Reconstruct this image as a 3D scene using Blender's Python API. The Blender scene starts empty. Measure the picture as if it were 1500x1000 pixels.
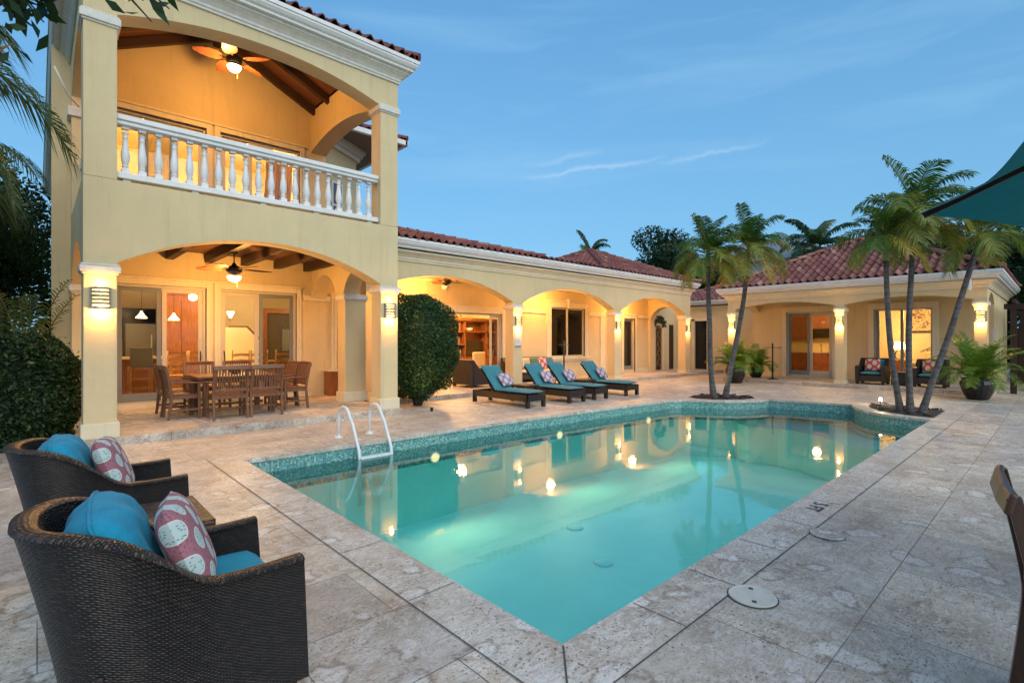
import bpy, math, random
import numpy as np
from mathutils import Vector, Matrix
from mathutils.geometry import tessellate_polygon
random.seed(7); RNG = np.random.default_rng(7)
PI = math.pi; R = math.radians
SC = bpy.context.scene
SKY_R, SKY_G, SKY_B, SKY_S, SUN_E, EXPO = .68, 1.86, 3.35, .128, 1.15, 1.08
COL = SC.collection

# ------------------------------------------------------------------ tagging
def tag(o, label=None, cat=None, group=None, kind=None):
    if label: o['label'] = label
    if cat: o['category'] = cat
    if group: o['group'] = group
    if kind: o['kind'] = kind
    return o
def thing(name, label, cat, loc=(0, 0, 0), rz=0, group=None):
    o = bpy.data.objects.new(name, None); COL.objects.link(o)
    o.location = loc; o.rotation_euler = (0, 0, rz); o.empty_display_size = .1
    return tag(o, label, cat, group)
def copy_tree(o, parent=None):
    c = o.copy(); COL.objects.link(c)
    if parent: c.parent = parent
    for ch in list(o.children): copy_tree(ch, c)
    return c
def dup(o, loc, rz, label, group=None):
    c = copy_tree(o); c.location = loc; c.rotation_euler = (0, 0, rz); c['label'] = label
    if group: c['group'] = group
    return c
def root_loc(o):
    v = Vector((0, 0, 0))
    while o: v += o.location; o = o.parent
    return v

# ------------------------------------------------------------------ mesh builder
class MB:
    def __init__(s): s.v = []; s.f = []; s.uv = []; s.col = []; s.hasuv = False; s.hascol = False
    def add(s, verts, faces, uvs=None, col=None):
        b = len(s.v); s.v.extend([tuple(p) for p in verts])
        for i, f in enumerate(faces):
            s.f.append(tuple(b + k for k in f))
            if uvs is not None: s.uv.append(uvs[i]); s.hasuv = True
            else: s.uv.append([(0, 0)] * len(f))
            if col is not None: s.hascol = True
            s.col.append(col if col is not None else .5)
        return s
    def box(s, x0, x1, y0, y1, z0, z1, M=None):
        vs = [(x0,y0,z0),(x1,y0,z0),(x1,y1,z0),(x0,y1,z0),(x0,y0,z1),(x1,y0,z1),(x1,y1,z1),(x0,y1,z1)]
        if M is not None: vs = [tuple(M @ Vector(p)) for p in vs]
        return s.add(vs, [(0,3,2,1),(4,5,6,7),(0,1,5,4),(1,2,6,5),(2,3,7,6),(3,0,4,7)])
    def bar(s, a, b, w, h, up=(0, 0, 1)):
        a = Vector(a); b = Vector(b); d = b - a; L = d.length; d.normalize()
        upv = Vector(up)
        if abs(d.dot(upv)) > .98: upv = Vector((0, 1, 0))
        x = d.cross(upv).normalized(); z = x.cross(d).normalized()
        vs = []
        for t in (0, L):
            for sx, sz in ((-1,-1),(1,-1),(1,1),(-1,1)):
                vs.append(tuple(a + d * t + x * (sx * w / 2) + z * (sz * h / 2)))
        return s.add(vs, [(3,2,1,0),(4,5,6,7),(0,1,5,4),(1,2,6,5),(2,3,7,6),(3,0,4,7)])
    def path_bar(s, pts, w, h, side):
        # rectangular section swept along pts; 'side' = constant sideways direction
        side = Vector(side).normalized(); rings = []
        n = len(pts)
        for i in range(n):
            p = Vector(pts[i]); d = (Vector(pts[min(i+1, n-1)]) - Vector(pts[max(i-1, 0)])).normalized()
            nn = side.cross(d).normalized()
            rings.append([tuple(p + side*(a*w/2) + nn*(b*h/2)) for a, b in ((-1,-1),(1,-1),(1,1),(-1,1))])
        vs = [q for r in rings for q in r]; fs = []
        for i in range(n-1):
            for k in range(4):
                fs.append((4*i+k, 4*i+(k+1) % 4, 4*(i+1)+(k+1) % 4, 4*(i+1)+k))
        fs += [(3,2,1,0), tuple(4*(n-1)+k for k in range(4))]
        return s.add(vs, fs)
    def prism(s, poly, axis, a, b):
        # poly 2D; axis 'x': poly=(y,z); 'y': poly=(x,z); 'z': poly=(x,y)
        def P(p, t):
            return (t, p[0], p[1]) if axis == 'x' else (p[0], t, p[1]) if axis == 'y' else (p[0], p[1], t)
        n = len(poly); vs = [P(p, a) for p in poly] + [P(p, b) for p in poly]
        tri = tessellate_polygon([[Vector((p[0], p[1], 0)) for p in poly]])
        fs = [tuple(t) for t in tri] + [tuple(n + k for k in reversed(t)) for t in tri]
        fs += [(i, (i+1) % n, n + (i+1) % n, n + i) for i in range(n)]
        return s.add(vs, fs)
    def tube(s, pts, r, n=8, caps=True):
        pts = [Vector(p) for p in pts]; m = len(pts)
        rad = r if isinstance(r, (list, tuple)) else [r] * m
        vs = []; x = None
        for i in range(m):
            d = (pts[min(i+1, m-1)] - pts[max(i-1, 0)]).normalized()
            if x is None:
                x = d.cross(Vector((0, 0, 1)))
                if x.length < .05: x = d.cross(Vector((0, 1, 0)))
            x = (x - d * x.dot(d)).normalized(); y = d.cross(x)
            for k in range(n):
                a = 2 * PI * k / n
                vs.append(tuple(pts[i] + (x * math.cos(a) + y * math.sin(a)) * rad[i]))
        fs = [(i*n+k, i*n+(k+1) % n, (i+1)*n+(k+1) % n, (i+1)*n+k) for i in range(m-1) for k in range(n)]
        if caps: fs += [tuple(reversed(range(n))), tuple((m-1)*n + k for k in range(n))]
        return s.add(vs, fs)
    def lathe(s, prof, c=(0, 0, 0), n=24, caps=True, a0=0, a1=2*PI, flute=0, nfl=0):
        full = abs(a1 - a0 - 2*PI) < 1e-6; m = n if full else n + 1
        vs = []
        for r, z in prof:
            for k in range(m):
                a = a0 + (a1 - a0) * k / n
                rr = r * (1 + (flute * math.cos(nfl * a) if flute else 0))
                vs.append((c[0] + rr * math.cos(a), c[1] + rr * math.sin(a), c[2] + z))
        fs = []
        for i in range(len(prof) - 1):
            for k in range(n):
                k2 = (k + 1) % m
                fs.append((i*m+k, i*m+k2, (i+1)*m+k2, (i+1)*m+k))
        if caps and full:
            if prof[0][0] > 1e-4: fs.append(tuple(reversed(range(m))))
            if prof[-1][0] > 1e-4: fs.append(tuple((len(prof)-1)*m + k for k in range(m)))
        return s.add(vs, fs)
    def grid(s, F, nu, nv, closeu=False, UV=None, flip=False):
        vs = []; mu = nu if closeu else nu + 1
        for j in range(nv + 1):
            for i in range(mu): vs.append(tuple(F(i / nu, j / nv)))
        fs = []; uvs = []
        for j in range(nv):
            for i in range(nu):
                i2 = (i + 1) % mu
                q = (j*mu+i, j*mu+i2, (j+1)*mu+i2, (j+1)*mu+i)
                st = [(i/nu, j/nv), ((i+1)/nu, j/nv), ((i+1)/nu, (j+1)/nv), (i/nu, (j+1)/nv)]
                if UV: st = [UV(*p) for p in st]
                if flip: q = q[::-1]; st = st[::-1]
                fs.append(q); uvs.append(st)
        return s.add(vs, fs, uvs)
    def build(s, name, mat, parent=None, local=False, smooth=False, bevel=0, seg=2, sm_angle=None):
        me = bpy.data.meshes.new(name)
        off = Vector((0, 0, 0)) if (local or parent is None) else root_loc(parent)
        me.from_pydata([(p[0]-off.x, p[1]-off.y, p[2]-off.z) for p in s.v], [], s.f)
        if s.hasuv:
            ul = me.uv_layers.new(name='UVMap'); flat = [c for f in s.uv for p in f for c in p]
            ul.data.foreach_set('uv', flat)
        if s.hascol:
            ca = me.color_attributes.new('tint', 'FLOAT_COLOR', 'CORNER')
            flat = []
            for f, c in zip(s.f, s.col): flat += [c, c, c, 1.0] * len(f)
            ca.data.foreach_set('color', flat)
        o = bpy.data.objects.new(name, me); COL.objects.link(o)
        if mat: me.materials.append(mat)
        if parent: o.parent = parent
        if smooth or sm_angle:
            me.polygons.foreach_set('use_smooth', [True] * len(me.polygons))
            if sm_angle: me.set_sharp_from_angle(angle=R(sm_angle))
        if bevel:
            m = o.modifiers.new('bevel', 'BEVEL'); m.width = bevel; m.segments = seg; m.limit_method = 'ANGLE'
            m.angle_limit = R(40)
        me.validate()
        return o

def np_mesh(name, V, F4, mat, parent=None, tint=None, local=False, smooth=False, uv=None):
    """V (n,3), F4 (m,4) quads"""
    me = bpy.data.meshes.new(name)
    V = np.asarray(V, dtype=np.float32)
    if parent is not None and not local:
        o3 = root_loc(parent); V = V - np.array([o3.x, o3.y, o3.z], dtype=np.float32)
    F4 = np.asarray(F4, dtype=np.int32); k = F4.shape[1]
    me.vertices.add(len(V)); me.vertices.foreach_set('co', V.ravel())
    me.loops.add(F4.size); me.loops.foreach_set('vertex_index', F4.ravel())
    me.polygons.add(len(F4))
    me.polygons.foreach_set('loop_start', np.arange(0, F4.size, k, dtype=np.int32))
    me.update(calc_edges=True)
    if tint is not None:
        ca = me.color_attributes.new('tint', 'FLOAT_COLOR', 'CORNER')
        t = np.repeat(np.asarray(tint, dtype=np.float32), k)
        ca.data.foreach_set('color', np.stack([t, t, t, np.ones_like(t)], 1).ravel())
    if smooth: me.polygons.foreach_set('use_smooth', [True] * len(me.polygons))
    me.materials.append(mat)
    o = bpy.data.objects.new(name, me); COL.objects.link(o)
    if parent is not None: o.parent = parent
    return o

# ------------------------------------------------------------------ materials
def new_mat(name):
    m = bpy.data.materials.new(name); m.use_nodes = True
    nt = m.node_tree; b = nt.nodes['Principled BSDF']
    return m, nt, b
def N(nt, t, **kw):
    n = nt.nodes.new(t)
    for k, v in kw.items():
        if k.startswith('i_'):
            n.inputs[k[2:].replace('_', ' ')].default_value = v
        else: setattr(n, k, v)
    return n
def coords(nt, kind='Object', scale=None, rot=None):
    if kind == 'World': g = N(nt, 'ShaderNodeNewGeometry'); out = g.outputs['Position']
    else: g = N(nt, 'ShaderNodeTexCoord'); out = g.outputs[kind]
    if scale or rot:
        mp = N(nt, 'ShaderNodeMapping')
        if scale: mp.inputs['Scale'].default_value = scale
        if rot: mp.inputs['Rotation'].default_value = rot
        nt.links.new(out, mp.inputs[0]); out = mp.outputs[0]
    return out
def ramp(nt, fac, stops, interp='LINEAR'):
    r = N(nt, 'ShaderNodeValToRGB'); r.color_ramp.interpolation = interp
    while len(r.color_ramp.elements) < len(stops): r.color_ramp.elements.new(.5)
    for e, (p, c) in zip(r.color_ramp.elements, stops):
        e.position = p; e.color = (*c, 1) if len(c) == 3 else c
    nt.links.new(fac, r.inputs[0]); return r.outputs[0]
def noise(nt, vec, scale, detail=4, rough=.5, dist=0):
    n = N(nt, 'ShaderNodeTexNoise'); n.inputs['Scale'].default_value = scale
    n.inputs['Detail'].default_value = detail; n.inputs['Roughness'].default_value = rough
    n.inputs['Distortion'].default_value = dist
    nt.links.new(vec, n.inputs['Vector']); return n.outputs['Fac']
def math_(nt, op, a, b=None, c=None):
    n = N(nt, 'ShaderNodeMath', operation=op)
    for i, x in enumerate((a, b, c)):
        if x is None: continue
        if isinstance(x, (int, float)): n.inputs[i].default_value = x
        else: nt.links.new(x, n.inputs[i])
    return n.outputs[0]
def mixc(nt, fac, a, b, mode='MIX'):
    n = N(nt, 'ShaderNodeMix', data_type='RGBA', blend_type=mode)
    for sock, x in ((n.inputs[0], fac), (n.inputs[6], a), (n.inputs[7], b)):
        if isinstance(x, (int, float)): sock.default_value = x
        elif isinstance(x, tuple): sock.default_value = (*x, 1)
        else: nt.links.new(x, sock)
    return n.outputs[2]
def bump(nt, b, h, strength=.3, dist=.01):
    n = N(nt, 'ShaderNodeBump'); n.inputs['Strength'].default_value = strength
    n.inputs['Distance'].default_value = dist
    nt.links.new(h, n.inputs['Height']); nt.links.new(n.outputs[0], b.inputs['Normal']); return n
def spec(b, v):
    b.inputs['Specular IOR Level'].default_value = v
def simple(name, col, rough=.6, metal=0, var=.12, nscale=6, bumpv=0, bscale=60, sp=.5, kind='Object'):
    m, nt, b = new_mat(name); v = coords(nt, kind)
    n = noise(nt, v, nscale, 5, .6)
    lo = tuple(c * (1 - var) for c in col); hi = tuple(min(1, c * (1 + var)) for c in col)
    nt.links.new(ramp(nt, n, [(.3, lo), (.7, hi)]), b.inputs['Base Color'])
    b.inputs['Roughness'].default_value = rough; b.inputs['Metallic'].default_value = metal; spec(b, sp)
    if bumpv: bump(nt, b, noise(nt, v, bscale, 4, .6), bumpv, .004)
    return m
M = {}
def stucco(name, col):
    m, nt, b = new_mat(name); v = coords(nt, 'Object')
    n1 = noise(nt, v, .9, 6, .65); n2 = noise(nt, v, 9, 5, .6)
    c = ramp(nt, n1, [(.3, tuple(x*.9 for x in col)), (.7, tuple(min(1, x*1.05) for x in col))])
    # rain streaks: noise stretched vertically
    vs = coords(nt, 'Object', scale=(7, 7, .5)); st = noise(nt, vs, 1.2, 4, .6)
    sf = ramp(nt, st, [(.53, (0, 0, 0)), (.8, (.55, .55, .55))])
    c = mixc(nt, sf, c, tuple(x*.72 for x in col))
    c = mixc(nt, math_(nt, 'MULTIPLY', n2, .12), c, tuple(x*.8 for x in col))
    nt.links.new(c, b.inputs['Base Color']); b.inputs['Roughness'].default_value = .85; spec(b, .25)
    hh = math_(nt, 'ADD', noise(nt, v, 38, 6, .7), math_(nt, 'MULTIPLY', noise(nt, v, 6, 4, .6, 1.0), 1.6))
    bump(nt, b, hh, .4, .008)
    return m
M['stucco'] = stucco('cream_stucco', (.68, .545, .315))
M['stucco2'] = stucco('cream_trim_stucco', (.74, .65, .46))
M['inwall'] = simple('interior_paint', (.80, .68, .42), .8, var=.05, nscale=2)
M['white'] = simple('white_paint', (.72, .72, .70), .45, var=.07, nscale=5, bumpv=.12, bscale=40)
M['capstone'] = simple('cast_stone_cap', (.66, .63, .56), .8, var=.1, nscale=10, bumpv=.3)
M['greyframe'] = simple('grey_screen_frame', (.20, .21, .20), .5, var=.05)
M['frame'] = simple('almond_window_frame', (.56, .50, .38), .5, var=.05)
M['darkmetal'] = simple('dark_bronze_metal', (.035, .028, .022), .45, .6, var=.2)
M['whitemetal'] = simple('white_ladder_metal', (.78, .78, .76), .28, 0, var=.04)
M['soil'] = simple('mulch_soil', (.035, .024, .018), .95, var=.6, nscale=30, bumpv=1, bscale=50)
M['ceramic'] = simple('dark_glazed_ceramic', (.02, .018, .016), .15, var=.4, nscale=8)
M['towel'] = simple('paper_white', (.6, .6, .6), .6, var=.05)
M['lid'] = simple('skimmer_plastic', (.62, .58, .50), .6, var=.08, nscale=12)
M['slate'] = simple('grey_shingles', (.20, .23, .26), .8, var=.2, nscale=8)
M['paleblue'] = simple('pale_wall', (.72, .76, .78), .8, var=.05)
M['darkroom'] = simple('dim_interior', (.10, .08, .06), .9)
M['cream_fabric'] = simple('cream_upholstery', (.62, .52, .36), .9, var=.06, nscale=30)
M['soffit'] = simple('taupe_soffit', (.20, .16, .13), .85, var=.08)

def wood(name, col, rough=.45, scale=(1, 14, 14), plank=None, sp=.4):
    m, nt, b = new_mat(name); v = coords(nt, 'Object', scale=scale)
    n = noise(nt, v, 3, 6, .65, .4)
    c = ramp(nt, n, [(.25, tuple(x*.55 for x in col)), (.5, col), (.8, tuple(min(1, x*1.45) for x in col))])
    h = n
    if plank:
        vv = coords(nt, 'Object'); sx = N(nt, 'ShaderNodeSeparateXYZ'); nt.links.new(vv, sx.inputs[0])
        a = math_(nt, 'MULTIPLY', sx.outputs[plank[0]], 1 / plank[1])
        fr = math_(nt, 'FRACT', a); fl = math_(nt, 'FLOOR', a)
        wn = N(nt, 'ShaderNodeTexWhiteNoise', noise_dimensions='1D'); nt.links.new(fl, wn.inputs['W'])
        c = mixc(nt, math_(nt, 'MULTIPLY', wn.outputs[0], .5), c, tuple(x*.45 for x in col))
        gap = math_(nt, 'LESS_THAN', fr, .06)
        c = mixc(nt, gap, c, (.008, .005, .004)); h = math_(nt, 'SUBTRACT', n, math_(nt, 'MULTIPLY', gap, 3))
    nt.links.new(c, b.inputs['Base Color']); b.inputs['Roughness'].default_value = rough; spec(b, sp)
    bump(nt, b, h, .2, .004); return m
M['beam'] = wood('dark_beam_wood', (.045, .022, .014), .6)
M['planks'] = wood('ceiling_plank_wood', (.17, .07, .035), .55, plank=(1, .13))
M['teak'] = wood('teak_furniture_wood', (.17, .075, .035), .42, scale=(9, 9, 2))
M['teakdark'] = wood('dark_oiled_teak', (.075, .032, .018), .3, scale=(9, 9, 2), sp=.6)
M['cherry'] = wood('cherry_cabinet_wood', (.27, .10, .038), .4, scale=(8, 8, 1))
M['oak'] = wood('honey_oak_wood', (.45, .25, .10), .45, scale=(8, 8, 2))
M['bladewood'] = wood('fan_blade_wood', (.24, .09, .04), .4, scale=(5, 5, 5))

def tile_mat():
    m, nt, b = new_mat('clay_roof_tile'); v = coords(nt, 'Object')
    at = N(nt, 'ShaderNodeAttribute', attribute_name='tint')
    c = ramp(nt, at.outputs['Fac'], [(0, (.13, .040, .035)), (.3, (.20, .062, .050)), (.55, (.26, .09, .07)),
                                     (.8, (.36, .16, .11)), (1, (.45, .27, .20))])
    n = noise(nt, v, 7, 6, .7); c = mixc(nt, ramp(nt, n, [(.45, (0,0,0)), (.75, (.6,.6,.6))]), c, (.11, .055, .05))
    nt.links.new(c, b.inputs['Base Color']); b.inputs['Roughness'].default_value = .75; spec(b, .35)
    bump(nt, b, noise(nt, v, 45, 4, .6), .3, .004); return m
M['tile'] = tile_mat()

def stone(name, brick=True, warm=0, offs=(0, 0)):
    m, nt, b = new_mat(name); v = coords(nt, 'World')
    # broad variations, shell-shaped inclusions, pits
    base = ramp(nt, noise(nt, v, 2.1, 6, .62), [(.3, (.36, .285, .215)), (.5, (.54, .465, .38)), (.72, (.70, .63, .545))])
    warp = N(nt, 'ShaderNodeTexNoise'); warp.inputs['Scale'].default_value = 2.6; warp.inputs['Detail'].default_value = 5
    nt.links.new(v, warp.inputs['Vector'])
    add = N(nt, 'ShaderNodeMix', data_type='VECTOR'); add.inputs[0].default_value = .34
    nt.links.new(v, add.inputs[4]); nt.links.new(warp.outputs['Color'], add.inputs[5])
    vo = N(nt, 'ShaderNodeTexVoronoi', feature='F1'); vo.inputs['Scale'].default_value = 4.6
    vo.inputs['Randomness'].default_value = 1; nt.links.new(add.outputs[1], vo.inputs['Vector'])
    sel = ramp(nt, N_sep(nt, vo.outputs['Color']), [(.38, (0,0,0)), (.44, (1,1,1))])
    blob = ramp(nt, vo.outputs['Distance'], [(.22, (1,1,1)), (.36, (0,0,0))])
    ring = ramp(nt, vo.outputs['Distance'], [(.26, (0,0,0)), (.33, (1,1,1)), (.40, (0,0,0))])
    f = math_(nt, 'MULTIPLY', sel, blob)
    c = mixc(nt, math_(nt, 'MULTIPLY', f, .7), base, (.78, .735, .68))
    c = mixc(nt, math_(nt, 'MULTIPLY', math_(nt, 'MULTIPLY', sel, ring), .8), c, (.27, .20, .145))
    vo2 = N(nt, 'ShaderNodeTexVoronoi', feature='F1'); vo2.inputs['Scale'].default_value = 11; nt.links.new(add.outputs[1], vo2.inputs['Vector'])
    s2 = ramp(nt, N_sep(nt, vo2.outputs['Color']), [(.5, (0,0,0)), (.56, (1,1,1))]); b2 = ramp(nt, vo2.outputs['Distance'], [(.16, (1,1,1)), (.42, (0,0,0))])
    c = mixc(nt, math_(nt, 'MULTIPLY', math_(nt, 'MULTIPLY', s2, b2), .6), c, (.68, .64, .59))
    sw = noise(nt, add.outputs[1], 5.5, 5, .6, 2.2); swf = ramp(nt, sw, [(.42, (0,0,0)), (.47, (1,1,1)), (.50, (0,0,0)), (.60, (0,0,0)), (.64, (.8,.8,.8)), (.67, (0,0,0))])
    c = mixc(nt, math_(nt, 'MULTIPLY', swf, .6), c, (.78, .735, .68))
    # long veins
    vv = coords(nt, 'World', scale=(1, 3.2, 1), rot=(0, 0, .5)); ve = noise(nt, vv, 4.5, 8, .7, 1.4)
    vf = ramp(nt, ve, [(.47, (0,0,0)), (.5, (1,1,1)), (.53, (0,0,0))])
    c = mixc(nt, math_(nt, 'MULTIPLY', vf, .55), c, (.22, .17, .13))
    # ochre patches
    oc = ramp(nt, noise(nt, v, 1.1, 4, .6, .5), [(.55, (0,0,0)), (.72, (1,1,1))])
    c = mixc(nt, math_(nt, 'MULTIPLY', oc, .5), c, (.38, .26, .17))
    pit = noise(nt, v, 55, 3, .5); pm = noise(nt, v, 3, 3, .6)
    thr = math_(nt, 'ADD', pit, math_(nt, 'MULTIPLY', pm, .25))
    pf = ramp(nt, thr, [(.74, (0,0,0)), (.80, (1,1,1))])
    c = mixc(nt, math_(nt, 'MULTIPLY', pf, .75), c, (.09, .075, .06))
    h = math_(nt, 'SUBTRACT', math_(nt, 'MULTIPLY', ve, .3), math_(nt, 'MULTIPLY', pf, 1.0))
    if brick:
        mp = N(nt, 'ShaderNodeMapping'); nt.links.new(v, mp.inputs[0])
        mp.inputs['Location'].default_value = (offs[0], offs[1], 0)
        br = N(nt, 'ShaderNodeTexBrick'); nt.links.new(mp.outputs[0], br.inputs['Vector'])
        br.inputs['Scale'].default_value = 1; br.inputs['Brick Width'].default_value = .92
        br.inputs['Row Height'].default_value = .62; br.inputs['Mortar Size'].default_value = .0035
        br.inputs['Mortar Smooth'].default_value = .2; br.offset = .37; br.offset_frequency = 2
        br.inputs['Color1'].default_value = (0, 0, 0, 1); br.inputs['Color2'].default_value = (1, 1, 1, 1)
        br.inputs['Mortar'].default_value = (.5, .5, .5, 1)
        tv = ramp(nt, br.outputs['Color'], [(0, (.76, .76, .78)), (1, (1.12, 1.06, .98))])
        c = mixc(nt, .85, c, tv, 'MULTIPLY')
        mort = math_(nt, 'MULTIPLY', br.outputs['Fac'], ramp(nt, noise(nt, v, 2.2, 3, .5), [(.3, (.4,.4,.4)), (.6, (.95,.95,.95))]))
        c = mixc(nt, mort, c, (.10, .09, .085)); h = math_(nt, 'SUBTRACT', h, math_(nt, 'MULTIPLY', br.outputs['Fac'], 1.5))
    nt.links.new(c, b.inputs['Base Color'])
    rr = ramp(nt, ve, [(.3, (.38,.38,.38)), (.7, (.6,.6,.6))]); nt.links.new(rr, b.inputs['Roughness']); spec(b, .4)
    bump(nt, b, h, .35, .006); return m
def N_sep(nt, colsock):
    s = N(nt, 'ShaderNodeSeparateColor'); nt.links.new(colsock, s.inputs[0]); return s.outputs[0]
M['deck'] = stone('coral_stone_paving', True, offs=(0, -.14))
M['porchfloor'] = stone('porch_stone_paving', True, offs=(.3, .2))
M['coping'] = stone('coral_stone_coping', False)
M['joint'] = simple('dark_joint_sealant', (.075, .072, .07), .8)

def mosaic():
    m, nt, b = new_mat('teal_glass_mosaic'); v = coords(nt, 'UV', scale=(40, 40, 40))
    fl = N(nt, 'ShaderNodeVectorMath', operation='FLOOR'); nt.links.new(v, fl.inputs[0])
    wn = N(nt, 'ShaderNodeTexWhiteNoise', noise_dimensions='3D'); nt.links.new(fl.outputs[0], wn.inputs['Vector'])
    c = ramp(nt, wn.outputs[0], [(0, (.03, .16, .17)), (.3, (.06, .26, .27)), (.6, (.13, .36, .34)), (.85, (.26, .42, .36)), (1, (.5, .55, .45))])
    fr = N(nt, 'ShaderNodeVectorMath', operation='FRACTION'); nt.links.new(v, fr.inputs[0])
    sx = N(nt, 'ShaderNodeSeparateXYZ'); nt.links.new(fr.outputs[0], sx.inputs[0])
    g = math_(nt, 'MAXIMUM', math_(nt, 'LESS_THAN', sx.outputs[0], .12), math_(nt, 'LESS_THAN', sx.outputs[1], .12))
    c = mixc(nt, g, c, (.30, .40, .36)); nt.links.new(c, b.inputs['Base Color']); b.inputs['Roughness'].default_value = .15
    return m
M['mosaic'] = mosaic()
M['plaster'] = simple('aqua_pool_plaster', (.40, .92, .88), .6, var=.05, nscale=1.5, kind='World')

def water():
    m = bpy.data.materials.new('pool_water'); m.use_nodes = True; nt = m.node_tree; nt.nodes.clear()
    out = N(nt, 'ShaderNodeOutputMaterial'); mix = N(nt, 'ShaderNodeMixShader')
    tr = N(nt, 'ShaderNodeBsdfTransparent'); tr.inputs[0].default_value = (.62, .92, .90, 1)
    gl = N(nt, 'ShaderNodeBsdfGlossy'); gl.inputs['Roughness'].default_value = .028; gl.inputs[0].default_value = (1, 1, 1, 1)
    fr = N(nt, 'ShaderNodeFresnel'); fr.inputs[0].default_value = 1.36
    v = coords(nt, 'World', scale=(1, 1.6, 1)); v2 = coords(nt, 'World')
    h = math_(nt, 'ADD', math_(nt, 'MULTIPLY', noise(nt, v, 1.3, 2, .4), .8), math_(nt, 'MULTIPLY', noise(nt, v2, 13, 2, .5), .07))
    h = math_(nt, 'ADD', h, math_(nt, 'MULTIPLY', noise(nt, v2, 42, 1, .5), .022))
    bm = N(nt, 'ShaderNodeBump'); bm.inputs['Strength'].default_value = .055; bm.inputs['Distance'].default_value = .05
    nt.links.new(h, bm.inputs['Height'])
    for n in (gl, fr): nt.links.new(bm.outputs[0], n.inputs['Normal'])
    nt.links.new(fr.outputs[0], mix.inputs[0]); nt.links.new(tr.outputs[0], mix.inputs[1]); nt.links.new(gl.outputs[0], mix.inputs[2])
    nt.links.new(mix.outputs[0], out.inputs[0]); return m
M['water'] = water()
def glass(name, tint=(.92, .95, .93), k=1.0):
    m = bpy.data.materials.new(name); m.use_nodes = True; nt = m.node_tree; nt.nodes.clear()
    out = N(nt, 'ShaderNodeOutputMaterial'); mix = N(nt, 'ShaderNodeMixShader')
    tr = N(nt, 'ShaderNodeBsdfTransparent'); tr.inputs[0].default_value = (*tint, 1)
    gl = N(nt, 'ShaderNodeBsdfGlossy'); gl.inputs['Roughness'].default_value = .01
    fr = N(nt, 'ShaderNodeFresnel'); fr.inputs[0].default_value = 1.5
    mm = math_(nt, 'MULTIPLY', fr.outputs[0], k)
    nt.links.new(mm, mix.inputs[0]); nt.links.new(tr.outputs[0], mix.inputs[1]); nt.links.new(gl.outputs[0], mix.inputs[2])
    nt.links.new(mix.outputs[0], out.inputs[0]); return m
M['glass'] = glass('window_glass', k=.45)
M['screen'] = glass('screened_glass', (.62, .64, .62), .4)
M['darkglass'] = glass('shaded_glass', (.5, .5, .5), 1.6)

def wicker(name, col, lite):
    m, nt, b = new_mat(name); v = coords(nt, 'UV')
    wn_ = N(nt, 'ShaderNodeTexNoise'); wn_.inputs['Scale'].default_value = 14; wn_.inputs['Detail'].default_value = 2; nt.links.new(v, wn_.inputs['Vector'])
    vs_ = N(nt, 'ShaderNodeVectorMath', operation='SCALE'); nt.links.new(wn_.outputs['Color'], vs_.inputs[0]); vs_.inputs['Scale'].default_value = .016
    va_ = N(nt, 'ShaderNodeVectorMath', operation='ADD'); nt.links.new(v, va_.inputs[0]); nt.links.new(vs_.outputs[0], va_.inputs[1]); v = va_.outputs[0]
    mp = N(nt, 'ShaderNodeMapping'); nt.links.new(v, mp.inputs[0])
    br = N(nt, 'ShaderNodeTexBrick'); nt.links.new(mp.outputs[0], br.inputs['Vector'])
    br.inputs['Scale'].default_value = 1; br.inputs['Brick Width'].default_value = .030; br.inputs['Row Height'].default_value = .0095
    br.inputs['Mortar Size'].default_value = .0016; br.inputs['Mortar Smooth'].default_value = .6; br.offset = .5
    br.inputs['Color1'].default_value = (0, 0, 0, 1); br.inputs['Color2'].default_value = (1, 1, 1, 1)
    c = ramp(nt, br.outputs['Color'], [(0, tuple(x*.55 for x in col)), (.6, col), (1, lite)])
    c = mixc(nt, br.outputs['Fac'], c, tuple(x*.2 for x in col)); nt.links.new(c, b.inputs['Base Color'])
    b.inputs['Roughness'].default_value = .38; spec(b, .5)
    # rounded strands: a sine along each strand and across it
    sx = N(nt, 'ShaderNodeSeparateXYZ'); nt.links.new(v, sx.inputs[0])
    row = math_(nt, 'FRACT', math_(nt, 'MULTIPLY', sx.outputs[1], 1/.0095))
    hr = math_(nt, 'SINE', math_(nt, 'MULTIPLY', row, PI))
    par = math_(nt, 'MULTIPLY', math_(nt, 'FLOOR', math_(nt, 'MULTIPLY', sx.outputs[1], 1/.0095)), .5)
    cx = math_(nt, 'FRACT', math_(nt, 'ADD', math_(nt, 'MULTIPLY', sx.outputs[0], 1/.030), par))
    hc = math_(nt, 'SINE', math_(nt, 'MULTIPLY', cx, PI))
    h = math_(nt, 'MULTIPLY', hr, hc)
    bump(nt, b, h, .9, .006); return m
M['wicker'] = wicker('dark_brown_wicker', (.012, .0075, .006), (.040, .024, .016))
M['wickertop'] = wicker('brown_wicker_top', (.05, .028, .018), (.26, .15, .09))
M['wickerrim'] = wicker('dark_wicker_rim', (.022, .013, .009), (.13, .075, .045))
M['wickerplain'] = simple('woven_dark_wicker', (.026, .016, .012), .5, var=.5, nscale=90, bumpv=.8, bscale=120)

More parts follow.
